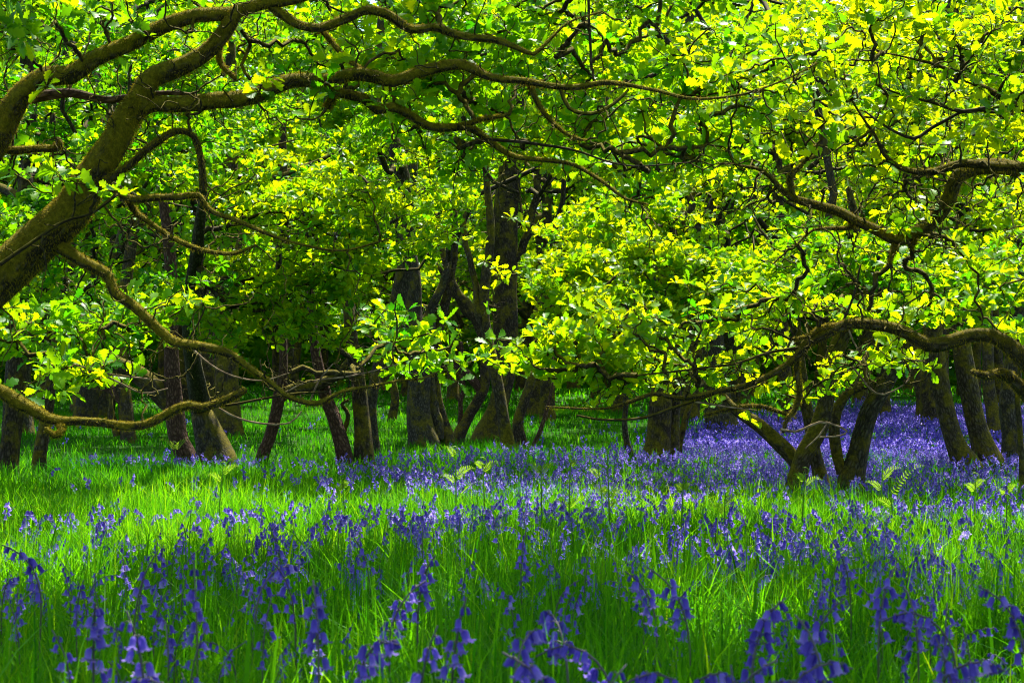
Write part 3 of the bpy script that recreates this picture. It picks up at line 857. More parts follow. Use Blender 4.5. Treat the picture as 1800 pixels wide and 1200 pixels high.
mid('tall dark oak with broad mossy foot behind the forked stems', 765,
    [[(862, 768, 74), (876, 710, 46), (886, 640, 52), (890, 560, 56), (890, 470, 56), (886, 380, 54), (894, 310, 48), (905, 200, 40), (915, 80, 34), (915, -60, 28)], [(895, 470, 20), (925, 420, 18), (945, 330, 16), (950, 230, 14)], [(890, 610, 22), (850, 580, 20), (815, 540, 18), (790, 505, 14), (770, 470, 10)]],
    gpads(800, -40, 1120, 330, 3, 3, 11.5, 14, .45, .4, .17, 36, 26), bark='brown', leaf=.12, var0=.74, hc=dict(k=4, dy=2))
mid('sinuous forked oak stem in front of the tall dark trunk', 788,
    [[(893, 790, 34), (885, 742, 28), (878, 692, 26), (868, 642, 26), (856, 592, 24), (850, 545, 24), (855, 482, 22), (862, 420, 20), (858, 340, 16), (850, 260, 12)], [(856, 592, 18), (840, 545, 16), (828, 470, 14), (815, 400, 12), (812, 340, 8)]], bark='mossdark', leaf=.11, hc=dict(k=5, z0=3.0, dx=.6, dy=-.2))
mid('plain oak stem rising behind the lowest leafy spray', 782,
    [[(917, 784, 30), (912, 742, 24), (922, 702, 23), (936, 650, 20), (945, 580, 18), (950, 480, 16)]], bark='brown', leaf=.11, hc=dict(k=5, z0=3, dx=.8, dy=.2))
mid('thin reddish dead sapling leaning in the shaded grass', 790, [[(936, 792, 10), (950, 755, 10), (958, 728, 9), (964, 706, 8), (972, 672, 5)]], bark='red')
mid('broad blunt oak trunk deep in shade beyond the leafy spray', 728, [[(948, 732, 60), (950, 690, 52), (955, 630, 48), (960, 520, 44), (955, 380, 38)]], bark='brown', hc=dict(k=8, z0=2.4, z1=6, rad=2.4), leaf=.15)
mid('thin pale grey oak pole with a bent foot', 803, [[(1112, 806, 15), (1103, 776, 14), (1098, 740, 12), (1100, 700, 12), (1096, 650, 12), (1100, 560, 10), (1105, 480, 8)]], bark='grey')
mid('stout brown oak trunk with twin stems under the leafy spray', 807,
    [[(1152, 810, 66), (1156, 770, 54), (1160, 722, 51), (1165, 670, 46), (1170, 600, 44), (1168, 520, 38), (1150, 430, 30), (1140, 330, 22)], [(1183, 808, 38, .05), (1182, 760, 32, .05), (1182, 700, 30, .05), (1195, 620, 26, .05), (1225, 540, 20, .05), (1260, 470, 14, .05)], [(1150, 560, 20), (1100, 500, 16), (1040, 460, 12), (980, 450, 8)]],
    [pad(930, 500, 9.2, .26, .25, .10, 40), pad(1000, 470, 9.3, .32, .3, .12, 58), pad(1080, 440, 9.4, .34, .3, .14, 66), pad(1160, 480, 9.2, .34, .3, .14, 66), pad(1240, 500, 9.1, .32, .3, .14, 60), pad(1310, 470, 9.2, .3, .3, .13, 50), pad(1000, 400, 9.6, .28, .3, .10, 40), pad(1110, 380, 9.7, .32, .3, .12, 50), pad(1210, 400, 9.6, .3, .3, .12, 46), pad(1300, 540, 9.0, .25, .2, .09, 34), pad(930, 555, 9.2, .2, .2, .06, 22), pad(1060, 530, 9.0, .3, .2, .08, 36), pad(1180, 545, 9.0, .25, .2, .06, 26), pad(1240, 340, 9.8, .3, .3, .12, 44)],
    bark='brown', var0=.76, leaf=.10, hc=dict(k=8, z0=2.6, z1=4.6, dy=.2, rad=1.8))
mid('thin bent oak sapling leaning from the stout brown trunk', 804, [[(1191, 806, 18), (1196, 772, 15), (1205, 732, 14), (1216, 692, 12), (1220, 640, 9)]], bark='brown')
mid('mossy forked oak stem with a long arm reaching low over bluebells', 862,
    [[(1397, 866, 50), (1407, 812, 38), (1427, 772, 43), (1440, 742, 40), (1450, 702, 36), (1456, 660, 36), (1474, 612, 36), (1500, 552, 34), (1512, 482, 28), (1505, 400, 20), (1490, 330, 14)], [(1402, 815, 32, .1), (1374, 782, 34, .15), (1340, 756, 32, .2), (1310, 736, 28, .25), (1286, 720, 20, .3), (1262, 690, 12, .35)]],
    [pad(1450, 450, 8.4, .3, .3, .12, 40), pad(1550, 480, 8.6, .32, .3, .12, 44), pad(1380, 490, 8.5, .3, .3, .12, 42), pad(1500, 420, 8.8, .28, .3, .10, 32), pad(1420, 400, 8.9, .28, .3, .10, 30)], bark='mossdark', var0=.5, fur=26000, furlen=(.006, .014))
mid('short mossy oak stump-like stem between the forked stem and the stout stem', 853, [[(1444, 856, 36), (1434, 802, 28), (1424, 742, 26), (1414, 690, 28), (1405, 620, 24), (1400, 540, 18)]], bark='mossdark', hc=dict(k=6, z0=2.8, dy=2.2))
mid('stout oak stem with silvery bark and a thin mossy twin among bluebells', 859,
    [[(1497, 862, 66), (1509, 802, 47), (1518, 752, 42), (1531, 712, 40), (1555, 672, 36), (1580, 632, 30), (1600, 580, 24), (1625, 500, 18), (1640, 420, 14)], [(1480, 832, 24), (1470, 782, 24), (1470, 742, 24), (1486, 702, 22), (1512, 684, 20), (1560, 668, 18)], [(1535, 705, 18), (1530, 640, 16), (1545, 560, 14), (1560, 480, 10)]],
    [pad(1660, 520, 8.6, .3, .3, .11, 38), pad(1720, 450, 8.8, .32, .3, .12, 42), pad(1600, 540, 8.3, .28, .2, .09, 32), pad(1600, 420, 9.0, .3, .3, .11, 36), pad(1780, 500, 8.5, .28, .3, .11, 34), pad(1720, 580, 8.2, .16, .2, .06, 16)], bark=['grey', 'mossdark', 'mossdark'], var0=.54, fur=16000, furlen=(.006, .014))
mid('mossy oak trunk with swollen foot leaning across two darker ones', 824,
    [[(1702, 828, 60), (1682, 782, 43), (1664, 722, 41), (1650, 660, 42), (1641, 600, 40), (1635, 540, 36), (1625, 440, 28), (1610, 300, 22)]],
    gpads(1380, 20, 1860, 420, 4, 3, 9.5, 11.5, .4, .35, .16, 40, 27), bark='mossdark', var0=.84, hc=dict(k=2, dy=2))
mid('mossy oak trunk widening at the foot at the bluebell edge, second of a leaning pair', 822,
    [[(1742, 826, 70), (1724, 772, 48), (1709, 722, 43), (1697, 660, 44), (1690, 600, 40), (1682, 500, 34), (1690, 380, 26)]],
    gpads(1200, -20, 1600, 350, 3, 3, 10, 12, .42, .35, .16, 40, 28), bark='mossdark', var0=.86, hc=dict(k=2, dy=2))
mid('dark oak trunk standing behind the leaning mossy pair', 750, [[(1636, 753, 48), (1636, 700, 44), (1640, 640, 42), (1650, 540, 38), (1655, 400, 32)]], bark='brown', hc=dict(k=6, z0=2.2, z1=5.5, rad=2.0), leaf=.13, var0=.68)
mid('slim dark oak stem at the top of the bluebell slope', 746, [[(1617, 748, 24), (1618, 700, 22), (1612, 640, 20), (1600, 560, 18), (1590, 450, 14)]], bark='mossdark', hc=dict(k=4, z0=2, z1=4.5), leaf=.13, var0=.7)
mid('straight mossy oak trunk beyond the leaning pair', 768, [[(1748, 771, 32), (1745, 720, 28), (1738, 660, 28), (1735, 580, 26), (1740, 460, 22)]], bark='mossdark', hc=dict(k=5, z0=2.4, z1=5), leaf=.12, var0=.66)
mid('grey and moss streaked oak trunk by the bluebells at the wood edge', 812, [[(1784, 815, 56), (1780, 762, 43), (1772, 712, 40), (1778, 650, 38), (1790, 540, 34), (1800, 400, 28)]],
    gpads(1560, 80, 1860, 420, 2, 3, 9.6, 11.5, .38, .35, .15, 36, 29), bark='grey', var0=.8, hc=dict(k=2, dy=2))
mid('thin mossy oak pole at the very edge of the bluebells', 872, [[(1797, 876, 15), (1796, 820, 13), (1792, 760, 12), (1788, 700, 12), (1795, 640, 10)]], bark='mossdark')

# ------------------------------------------------------------------ oaks deeper in the wood: a few kinds, copied
def far_oak(seed, h, rad, z0, bark, var0):
    r = np.random.default_rng(seed)
    root = thing('woodland_oak', (0, 0, 0), 'dark oak trunk with spreading crown deep in the wood', 'oak tree', 'oaks deep in the wood')
    lean = r.normal(0, .25, 2)
    w = r.uniform(.12, .19)
    rows = [(0, 0, -.15, w * 1.15), (0, 0, 0.02, w * 1.1), (lean[0] * .2, lean[1] * .2, .8, w * .85), (lean[0] * .6 + r.normal(0, .1), lean[1] * .6, 2.0, w * .72), (lean[0] + r.normal(0, .2), lean[1], h * .55, w * .5), (lean[0] * 1.3, lean[1] * 1.3, h * .85, w * .2)]
    path = spline(rows, .08)
    V, Q, co = tube(path, 14, lump=.10, seed=seed, flare=True)
    obj('trunk', mesh('trunk', V, Q, BARKS[bark], co=co), root)
    sk = [path[len(path) // 4:, :3]]
    for k in range(5):
        i = int(len(path) * r.uniform(.25, .75))
        a = r.uniform(0, 6.283)
        L = rad * r.uniform(.5, .85)
        p0 = path[i, :3]
        rr = path[i, 3] * .6
        pts = [(*p0, rr)]
        for t in (.3, .6, 1):
            pts.append((p0[0] + L * t * math.cos(a) + r.normal(0, .12), p0[1] + L * t * math.sin(a) + r.normal(0, .12), p0[2] + L * t * r.uniform(.1, .6) + r.normal(0, .1), rr * (1 - .75 * t)))
        b = spline(pts, .08)
        V, Q, co = tube(b, 10, lump=.08, seed=seed + k)
        obj('branch', mesh('branch', V, Q, BARKS[bark], co=co), root)
        sk.append(b[:, :3])
    pads = []
    for _ in range(25):
        z = z0 + (h - z0) * r.uniform(0, 1) ** .8
        env = rad * (1.0 - .55 * ((z - z0) / (h - z0)) ** 2)
        a, q = r.uniform(0, 6.283), env * math.sqrt(r.uniform(.08, 1))
        pads.append((np.array([q * math.cos(a), q * math.sin(a), z]), r.uniform(.5, .9), r.uniform(.5, .9), r.uniform(.18, .34), 32))
    tips = np.vstack([pad_points(*p, r) for p in pads])
    (TV, TQ, tc), _ = twig_mesh(np.vstack(sk), tips, r, rmin=.004, kk=.45)
    LV, LQ, lv = rosettes(tips, np.zeros_like(tips), 2, .19, (6, 8), var0, .2, r)
    cr = obj('crown', mesh('crown', LV, LQ, LEAF, var=lv), root)
    obj('twig_sprays', mesh('twig_sprays', TV, TQ, BARKS['twig'], co=tc), cr)
    return root


def copy_tree(o, parent=None):
    c = o.copy()
    COL.objects.link(c)
    if parent is not None:
        c.parent = parent
    for ch in list(o.children):
        copy_tree(ch, c)
    return c


FAR = [far_oak(101, 7.5, 2.6, 1.7, 'brown', .5), far_oak(102, 9.0, 3.0, 2.2, 'grey', .6), far_oak(103, 6.5, 2.4, 1.2, 'mossdark', .68), far_oak(104, 10.0, 3.2, 2.6, 'brown', .7), far_oak(105, 8.0, 2.7, 1.4, 'brown', .85)]
r = np.random.default_rng(77)
spots = []
tries = 0
while len(spots) < 66 and tries < 6000:
    tries += 1
    D = 24.5 + 36 * r.uniform(0, 1) ** .8
    px = r.uniform(-150, 1950)
    x = (px - 900) / F * D
    if (D < 44 and 420 < px < 930) or (D < 48 and 640 < px < 760):
        continue
    if D < 33 and 1430 < px < 1760:
        continue
    if D < 42 and px < 950 and r.uniform() < .35:
        continue
    if all((x - a) ** 2 + (D - b) ** 2 > (1.6 + .03 * D) ** 2 for a, b in spots):
        spots.append((x, D))
used = set()
for k, (x, y) in enumerate(spots):
    i = int(r.integers(0, len(FAR))) if k >= len(FAR) else k
    if y < 34 and i in (2, 4):
        i = 1
    if y > 46 and i in (1, 3):
        i = 4
    o = FAR[i] if i not in used else copy_tree(FAR[i])
    used.add(i)
    o.location = (x, y, float(ground_z(x, y)))
    o.rotation_euler = (0, 0, r.uniform(0, 6.283))
    s = r.uniform(.85, 1.2) * (1.15 if y < 36 else 1.3)
    o.scale = (s, s, s)

# ------------------------------------------------------------------ the far wood, one mass of foliage beyond the last oaks one can tell apart
def far_wood():
    r = np.random.default_rng(9)
    n = 19000
    x = r.uniform(-32, 32, n)
    y = r.uniform(62, 76, n)
    z = 2.0 + 22 * r.uniform(0, 1, n) ** 1.15
    z[:5000] = r.uniform(2.2, 8, 5000)
    LV, LQ, lv = rosettes(np.stack([x, y, z], 1), np.zeros((n, 3)), 2, .58, (6, 8), .5, .22, r)
    o = obj('far_woodland', mesh('far_woodland', LV, LQ, LEAF, var=lv))
    tag(o, 'far leafy wood closing the view beyond the oaks', None, None, 'stuff')


far_wood()

# ------------------------------------------------------------------ woodland floor
def ground():
    ys = np.concatenate([np.linspace(-30, 1, 12), np.linspace(1.2, 22, 100), np.linspace(22.6, 80, 60), np.linspace(90, 600, 12)])
    xs = np.concatenate([np.linspace(-500, -22, 10), np.linspace(-20, 20, 140), np.linspace(22, 500, 10)])
    X, Y = np.meshgrid(xs, ys)
    Z = ground_z(X, Y)
    V = np.stack([X, Y, Z], -1).reshape(-1, 3)
    ny, nx = X.shape
    i = np.arange(ny - 1)[:, None] * nx + np.arange(nx - 1)[None]
    Q = np.stack([i, i + 1, i + nx + 1, i + nx], -1).reshape(-1, 4)
    o = obj('ground', mesh('ground', V, Q, GROUND))
    tag(o, 'level grassy floor of the wood', None, None, 'structure')


ground()


def scatter(n, d0, d1, r, margin=.36, power=1.0):
    """Random ground spots in the wedge the photograph shows (with a margin), n of them between d0 and d1 metres."""
    D = np.sqrt(r.uniform(d0 ** 2, d1 ** 2, n)) if power == 1 else d0 + (d1 - d0) * r.uniform(0, 1, n)
    x = r.uniform(-1, 1, n) * (margin * D + .25)
    return x, D


def clumpy(x, y, f=1.0, ph=0.0):
    return .5 + .25 * np.sin(x * 2.1 * f + 1.3 * np.sin(y * 1.7 * f + ph) + ph) + .25 * np.sin(y * 2.7 * f + 1.1 * np.sin(x * 2.9 * f + ph))


def blades(x, y, h, w, r, curl=.6, seg=4, lean=.25):
    n = len(x)
    a = r.uniform(0, 6.283, n)
    ca, sa = np.cos(a), np.sin(a)
    t = np.linspace(0, 1, seg + 1)
    cu = np.abs(r.normal(0, curl, n)) * h
    ln = r.normal(0, lean, n) * h
    out = cu[:, None] * t[None] ** 2.2 + ln[:, None] * t[None]
    up = h[:, None] * (t[None] - .28 * np.abs(cu / h)[:, None] * t[None] ** 3)
    cx = x[:, None] + out * ca[:, None]
    cy = y[:, None] + out * sa[:, None]
    cz = ground_z(x, y)[:, None] + up - .01
    wd = w[:, None] * (np.array([.75, 1, .95, .6, .04]) if seg == 4 else np.array([.8, .9, .04]))[None] / 2
    tw = a + r.uniform(.9, 2.2, n)
    bx, by = np.cos(tw)[:, None] * wd, np.sin(tw)[:, None] * wd
    Lf = np.stack([cx - bx, cy - by, cz], -1)
    Rt = np.stack([cx + bx, cy + by, cz], -1)
    V = np.stack([Lf, Rt], 2).reshape(-1, 3)
    k = (np.arange(n) * 2 * (seg + 1))[:, None]
    q = np.array([[2 * i, 2 * i + 1, 2 * i + 3, 2 * i + 2] for i in range(seg)])
    Q = (k[:, :, None] + q[None]).reshape(-1, 4)
    return V, Q


def grass():
    r = np.random.default_rng(31)
    parts = []
    for n, d0, d1, h0, h1, w0, w1, seg in ((36000, 1.5, 6.2, .20, .38, .0024, .0068, 4), (48000, 6.2, 11.0, .16, .30, .0026, .006, 4), (52000, 11.0, 18, .11, .23, .004, .009, 4), (70000, 18, 38, .08, .17, .008, .016, 2), (30000, 38, 64, .10, .2, .025, .05, 2)):
        x, y = scatter(n, d0, d1, r, power=1)
        if d0 >= 11 and d0 < 38:     # the bluebells crowd the grass out
            p = 900 + F * x / y
            far = 38 - 11 * np.clip((1500 - p) / 300, 0, 1)
            blue = np.where(y < 18, 1 / (1 + np.exp(-(p - 590) / 50)) / (1 + np.exp((12.3 - y) / .4)) / (1 + np.exp((y - 17.2 - np.clip((p - 1130) / 190, 0, 1) * 12) / .6)),
                            1 / (1 + np.exp(-(p - 1200 + 3 * (y - 18)) / 30)) / (1 + np.exp((y - far) / 1.0)))
            kp = r.uniform(0, 1, n) > .72 * blue
            x, y = x[kp], y[kp]
            n = len(x)
        c = clumpy(x, y, 1.6, 2)
        h = r.uniform(h0, h1, n) * (.65 + .6 * c)
        # shorter among the dense bluebells
        w = r.uniform(w0, w1, n)
        V, Q = blades(x, y, h, w, r, seg=seg)
        v = np.clip(.22 + .5 * clumpy(x, y, .9, 5) + r.normal(-.06, .18, n) - .30 * np.clip((y - 12.5) / 2.5, 0, 1), 0, 1)     # shade under the trees is put into the blade colour
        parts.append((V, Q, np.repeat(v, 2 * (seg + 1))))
    # a few tall broad blades standing up close to the viewer
    n = 900
    x, y = scatter(n, 1.8, 7, r)
    V, Q = blades(x, y, r.uniform(.30, .44, n), r.uniform(.006, .013, n), r, curl=.45, lean=.2)
    parts.append((V, Q, np.repeat(np.clip(r.normal(.45, .2, n), 0, 1), 10)))
    # the bluebells' own broad floppy leaves
    n = 1600
    x, y = scatter(n, 2, 9, r)
    V, Q = blades(x, y, r.uniform(.16, .27, n), r.uniform(.008, .014, n), r, curl=1.1, lean=.35)
    parts.append((V, Q, np.repeat(np.clip(r.normal(.2, .15, n), 0, 1), 10)))
    # withered blades and straws lying among the green
    n = 1500
    x, y = scatter(n, 2, 12, r)
    V, Q = blades(x, y, r.uniform(.14, .32, n), r.uniform(.002, .005, n), r, curl=1.0, lean=.6)
    parts.append((V, Q, np.repeat(np.clip(r.normal(.95, .1, n), 0, 1), 10)))
    V, Q, v = merge(parts)
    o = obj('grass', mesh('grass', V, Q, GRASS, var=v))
    tag(o, 'tall fresh green grass covering the woodland clearing', 'grass', None, 'stuff')


grass()

# ------------------------------------------------------------------ bluebells
def bell(L=.021, n=12, open_=1.0):
    """One nodding bell: a tube whose six petal tips curl back. Hangs along -z from the origin."""
    prof = [(0, .12), (.10, .21), (.30, .25), (.60, .245), (.80, .28)]
    a = np.arange(n) / n * 2 * np.pi
    petal = (.5 + .5 * np.cos(6 * a)) if n >= 12 else np.ones(n)
    rows = [np.stack([np.cos(a) * L * rr, np.sin(a) * L * rr, np.full(n, -L * z)], 1) for z, rr in prof]
    r1 = L * (.28 + .13 * petal * open_)
    rows.append(np.stack([np.cos(a) * r1, np.sin(a) * r1, -L * (.84 + .16 * petal)], 1))
    r2 = L * (.28 + .36 * petal * open_)
    rows.append(np.stack([np.cos(a) * r2, np.sin(a) * r2, -L * (.84 + .08 * petal * open_)], 1))
    V = np.vstack(rows)
    i = np.arange(len(rows) - 1)[:, None] * n
    j = np.arange(n)[None]
    Q = np.stack([i + j, i + (j + 1) % n, i + n + (j + 1) % n, i + n + j], -1).reshape(-1, 4)
    return V, Q


def bell_low(L=.021, n=6):
    prof = [(0, .12), (.35, .31), (.78, .32), (.97, .56)]
    a = np.arange(n) / n * 2 * np.pi
    rows = [np.stack([np.cos(a) * L * rr, np.sin(a) * L * rr, np.full(n, -L * z)], 1) for z, rr in prof]
    V = np.vstack(rows)
    i = np.arange(len(rows) - 1)[:, None] * n
    j = np.arange(n)[None]
    Q = np.stack([i + j, i + (j + 1) % n, i + n + (j + 1) % n, i + n + j], -1).reshape(-1, 4)
    return V, Q


def basis(d):
    d = d / np.linalg.norm(d)
    u = np.cross(d, [.31, .77, .2])
    u /= np.linalg.norm(u)
    return np.stack([u, np.cross(d, u), d], 1)      # columns


def bluebell_plan(r, nb, nod, h):
    """Stem path rows and the hanging points, directions and ages of the bells of one plant of height about h."""
    a0 = r.uniform(0, 6.283)
    arch = nod * r.uniform(.7, 1.2)
    pts = []
    L = h * 1.02
    for t in np.linspace(0, 1, 12):
        bend = arch * max(0, (t - .60) / .40) ** 1.6
        pts.append((t, bend))
    x = z = 0.0
    rows = [(0, 0, -.02, .0027)]
    lean = r.normal(0, .05)
    prev = 0
    for t, b in pts[1:]:
        dl = L * (t - prev)
        prev = t
        x += dl * math.sin(b + lean)
        z += dl * math.cos(b + lean)
        rows.append((x * math.cos(a0), x * math.sin(a0), z, .0027 * (1 - .5 * t)))
    path = spline(rows, .02)
    out = []
    n = len(path)
    for k in range(nb):
        f = .72 + .275 * (k + r.uniform(-.2, .2)) / max(1, nb - 1)
        i = min(n - 1, max(0, int(f * (n - 1))))
        side = a0 + r.normal(0, .8) + (math.pi * .9 if (k % 3 == 2 and nod < 1.2) else 0)
        ped = .010 * r.uniform(.8, 1.5) * (1.1 - .5 * (k / nb))
        d = np.array([math.cos(side), math.sin(side), .25]) * ped
        age = k / max(1, nb - 1)
        dirn = np.array([math.cos(side) * r.uniform(.1, .7) * (1 - .2 * age), math.sin(side) * r.uniform(.1, .7), -1.0])
        out.append((path[i, :3], path[i, :3] + d, dirn, age))
    return path, out


def flower_proto(seed, nb, nod, h, size, hi):
    """Mesh data of a plant: (stem, [bells])."""
    r = np.random.default_rng(seed)
    path, hang = bluebell_plan(r, nb, nod, h)
    parts = [tube(path, 6 if hi else 4)]
    bells = []
    for p0, p1, d, age in hang:
        ped = np.array([[*p0, .0011], [*(p0 * .5 + p1 * .5 + [0, 0, .003]), .0009], [*p1, .0010]])
        parts.append(tube(ped, 4 if hi else 3))
        bud = age > .86
        if hi:
            BV, BQ = bell(size * (.62 if bud else r.uniform(.9, 1.12)), 12, open_=.05 if bud else r.uniform(.75, 1.25))
        else:
            BV, BQ = bell_low(size * (.62 if bud else r.uniform(.9, 1.12)))
        Bm = basis(-d)
        bells.append((BV @ Bm.T + p1, BQ, np.clip(r.normal(.15 if bud else .45, .16) + .45 * (np.clip(-BV[:, 2] / size, 0, 1) - .45), 0, 1)))
    V, Q, c = merge(parts)
    zmax = V[:, 2].max()
    return (V, Q, np.clip(V[:, 2] / zmax, 0, 1)), bells


r = np.random.default_rng(55)
HI = []
for k in range(28):     # the second half are the fuller heads
    stem_d, bells = flower_proto(300 + k, int(r.integers(5, 10)) if k < 14 else int(r.integers(9, 15)), [.4, 1.0, 1.5, .6, .9, 1.7, .3][k % 7], .40, .0175 if k < 14 else .0185, True)
    sm = mesh('stem', stem_d[0], stem_d[1], BSTEM, var=stem_d[2])
    bm = [mesh('bell', V, Q, PETAL, var=v) for V, Q, v in bells]
    HI.append((sm, bm))


def plant_hi(i, x, y, h, rot, label, group):
    s = h / .40
    t = thing('bluebell', (x, y, float(ground_z(np.array(x), np.array(y)))), label, 'bluebell', group)
    t.rotation_euler = (0, 0, rot)
    t.scale = (s, s, s)
    sm, bm = HI[i]
    obj('stem', sm, t)
    for b in bm:
        obj('bell', b, t)
    return t


# the ones that show largest: (px, py of the flower head, distance, label)
BIG = [
    (222, 968, 1.75, 'tall pale violet bluebell crowded with bells, soft and close to the viewer', 3),
    (232, 1098, 1.55, 'blurred deep blue bluebell directly below the tall crowded violet one', 0),
    (930, 884, 2.5, 'dark bluebell head standing highest of all against the sunlit strip', 6),
    (922, 930, 2.6, 'bluebell head just under the highest dark one, full of bells', 0),
    (897, 1078, 1.65, 'round cluster of three plump dark bells on a bent bluebell stalk', 5),
    (655, 935, 2.4, 'tall leaning bluebell with a plume of violet bells over the mid grass', 3),
    (742, 900, 2.7, 'dark tapering bluebell spike with buds, leaning into the bright strip', 6),
    (735, 990, 2.1, 'bushy bluebell with many ragged violet bells in the mid grass', 1),
    (700, 1010, 2.15, 'bluebell with loose bells pressed against the bushy one', 4),
    (1010, 1040, 2.0, 'bluebell arching over with three long bells hanging in a fan', 2),
    (1090, 1082, 1.85, 'bluebell stalk bent right over, bells in a descending row', 5),
    (1165, 1120, 1.8, 'drooping bluebell spray low in the grass with bunched bells', 2),
    (1140, 992, 2.2, 'lone upright bluebell with a tight tuft of bells on a dark stalk', 4),
    (1210, 1010, 2.0, 'bluebell with hanging bells at the near edge of the open grass', 1),
    (1250, 1120, 1.7, 'nodding bluebell with plump bells beside the big drooping cluster', 5),
    (1325, 1105, 1.7, 'big drooping cluster of bluebell bells on an arched pale stalk', 2),
    (1330, 1050, 1.85, 'bluebell with rounded bells rising behind the big drooping cluster', 1),
    (1412, 1030, 1.95, 'bluebell with spread bells and a curled tip over the grass', 4),
    (1430, 1080, 1.8, 'ruffled bluebell head leaning over among the crowded plants', 2),
    (1545, 1012, 2.0, 'broad bluebell head with outflung bells and a bowed tip', 1),
    (1608, 1018, 2.0, 'compact bluebell head next to the broad one with outflung bells', 4),
    (1597, 1075, 1.8, 'dark hanging bluebell tuft below the compact head', 2),
    (1690, 1025, 1.9, 'pale violet bluebell head, plump, near the edge of the meadow', 5),
    (1655, 1100, 1.75, 'small dark bluebell sprig under the pale plump head', 0),
    (1790, 1030, 1.9, 'bluebell cut by the edge of the picture, bells pale and soft', 1),
    (1770, 870, 3.0, 'tall bluebell reaching up into the bluebell carpet at the edge', 0),
    (62, 965, 2.3, 'bluebell with a lopsided cluster of bells at the meadow edge', 1),
    (430, 975, 2.3, 'single drooping bluebell between grass tufts, tip bowed', 2),
    (505, 930, 2.5, 'slim bluebell spike with violet bells against light grass', 3),
    (522, 985, 2.3, 'dark paired bells on a short bluebell stalk', 4),
    (350, 1018, 2.1, 'narrow bluebell with closed hanging bells in the shade', 6),
    (560, 1060, 1.9, 'bluebell with torn looking bells tangled in broad blades', 1),
    (165, 1060, 1.8, 'low bluebell with side-turned bells beneath the tall crowded one', 4),
    (640, 1115, 1.7, 'pair of dangling bells on a bluebell low in the grass', 5),
    (780, 1060, 1.9, 'thin bluebell with two-tone bells between dark blades', 6),
    (388, 1170, 1.5, 'soft blue bluebell cut by the lower edge', 2),
    (975, 1170, 1.5, 'bluebell low down with violet bells cut by the lower edge', 1),
    (1500, 950, 2.5, 'bluebell with several spread bells over the paler grass', 3),
    (1480, 1130, 1.65, 'heavy bluebell head bowed to the lower grass', 5),
    (1030, 1170, 1.55, 'bluebell trio of bells tucked under the fan shaped one', 4),
    (1305, 1165, 1.55, 'conical bell with flared lip on a short bluebell stalk', 2),
    (760, 1125, 1.7, 'dark violet bluebell tucked behind a broad pale blade', 0),
]
n_ind = 0
for k, (px, py, D, lab, i) in enumerate(BIG):
    D = D * 1.45
    if P(px, py, D)[2] > .43:
        D = F * (CAMH - .43) / (py - HZ)
    p = P(px, py, D)
    h = p[2] + .01
    hi_z = max(.20, h)
    plant_hi(14 + (i + 7 * (k % 2)) % 14, p[0], p[1], hi_z / .93 if i in (1, 2, 5) else hi_z, r.uniform(0, 6.28), lab, 'large bluebells close to the viewer')
    n_ind += 1

# the rest of the nearest three hundred
ZONES = [(-1e9, -.30, 'violet bluebell stalk in the shaded grass on the side of the thick leaning limb'), (-.30, .0, 'violet bluebell stalk in the shaded grass below the bare low branch'), (.0, .32, 'violet bluebell stalk in the shaded grass below the leafy spray'), (.32, 1e9, 'violet bluebell stalk in the shaded grass on the side of the silvery stem')]
cand = []
while len(cand) < 300 - n_ind:
    D = math.sqrt(r.uniform(2.3 ** 2, 7.6 ** 2))
    x = r.uniform(-1, 1) * .315 * D
    if clumpy(np.array(x), np.array(D), 1.5, 4) < r.uniform(.1, .75):
        continue
    cand.append((x, D))
for x, D in cand:
    h = min(r.uniform(.25, .38), CAMH - D * (905 - HZ) / F + .02)
    if h < .2:
        h = r.uniform(.2, .3)
    u = x / D / .3
    lab = [z[2] for z in ZONES if z[0] <= u < z[1]][0]
    plant_hi(int(r.integers(0, 14)), x, D, h, r.uniform(0, 6.28), lab, lab + ', many alike')


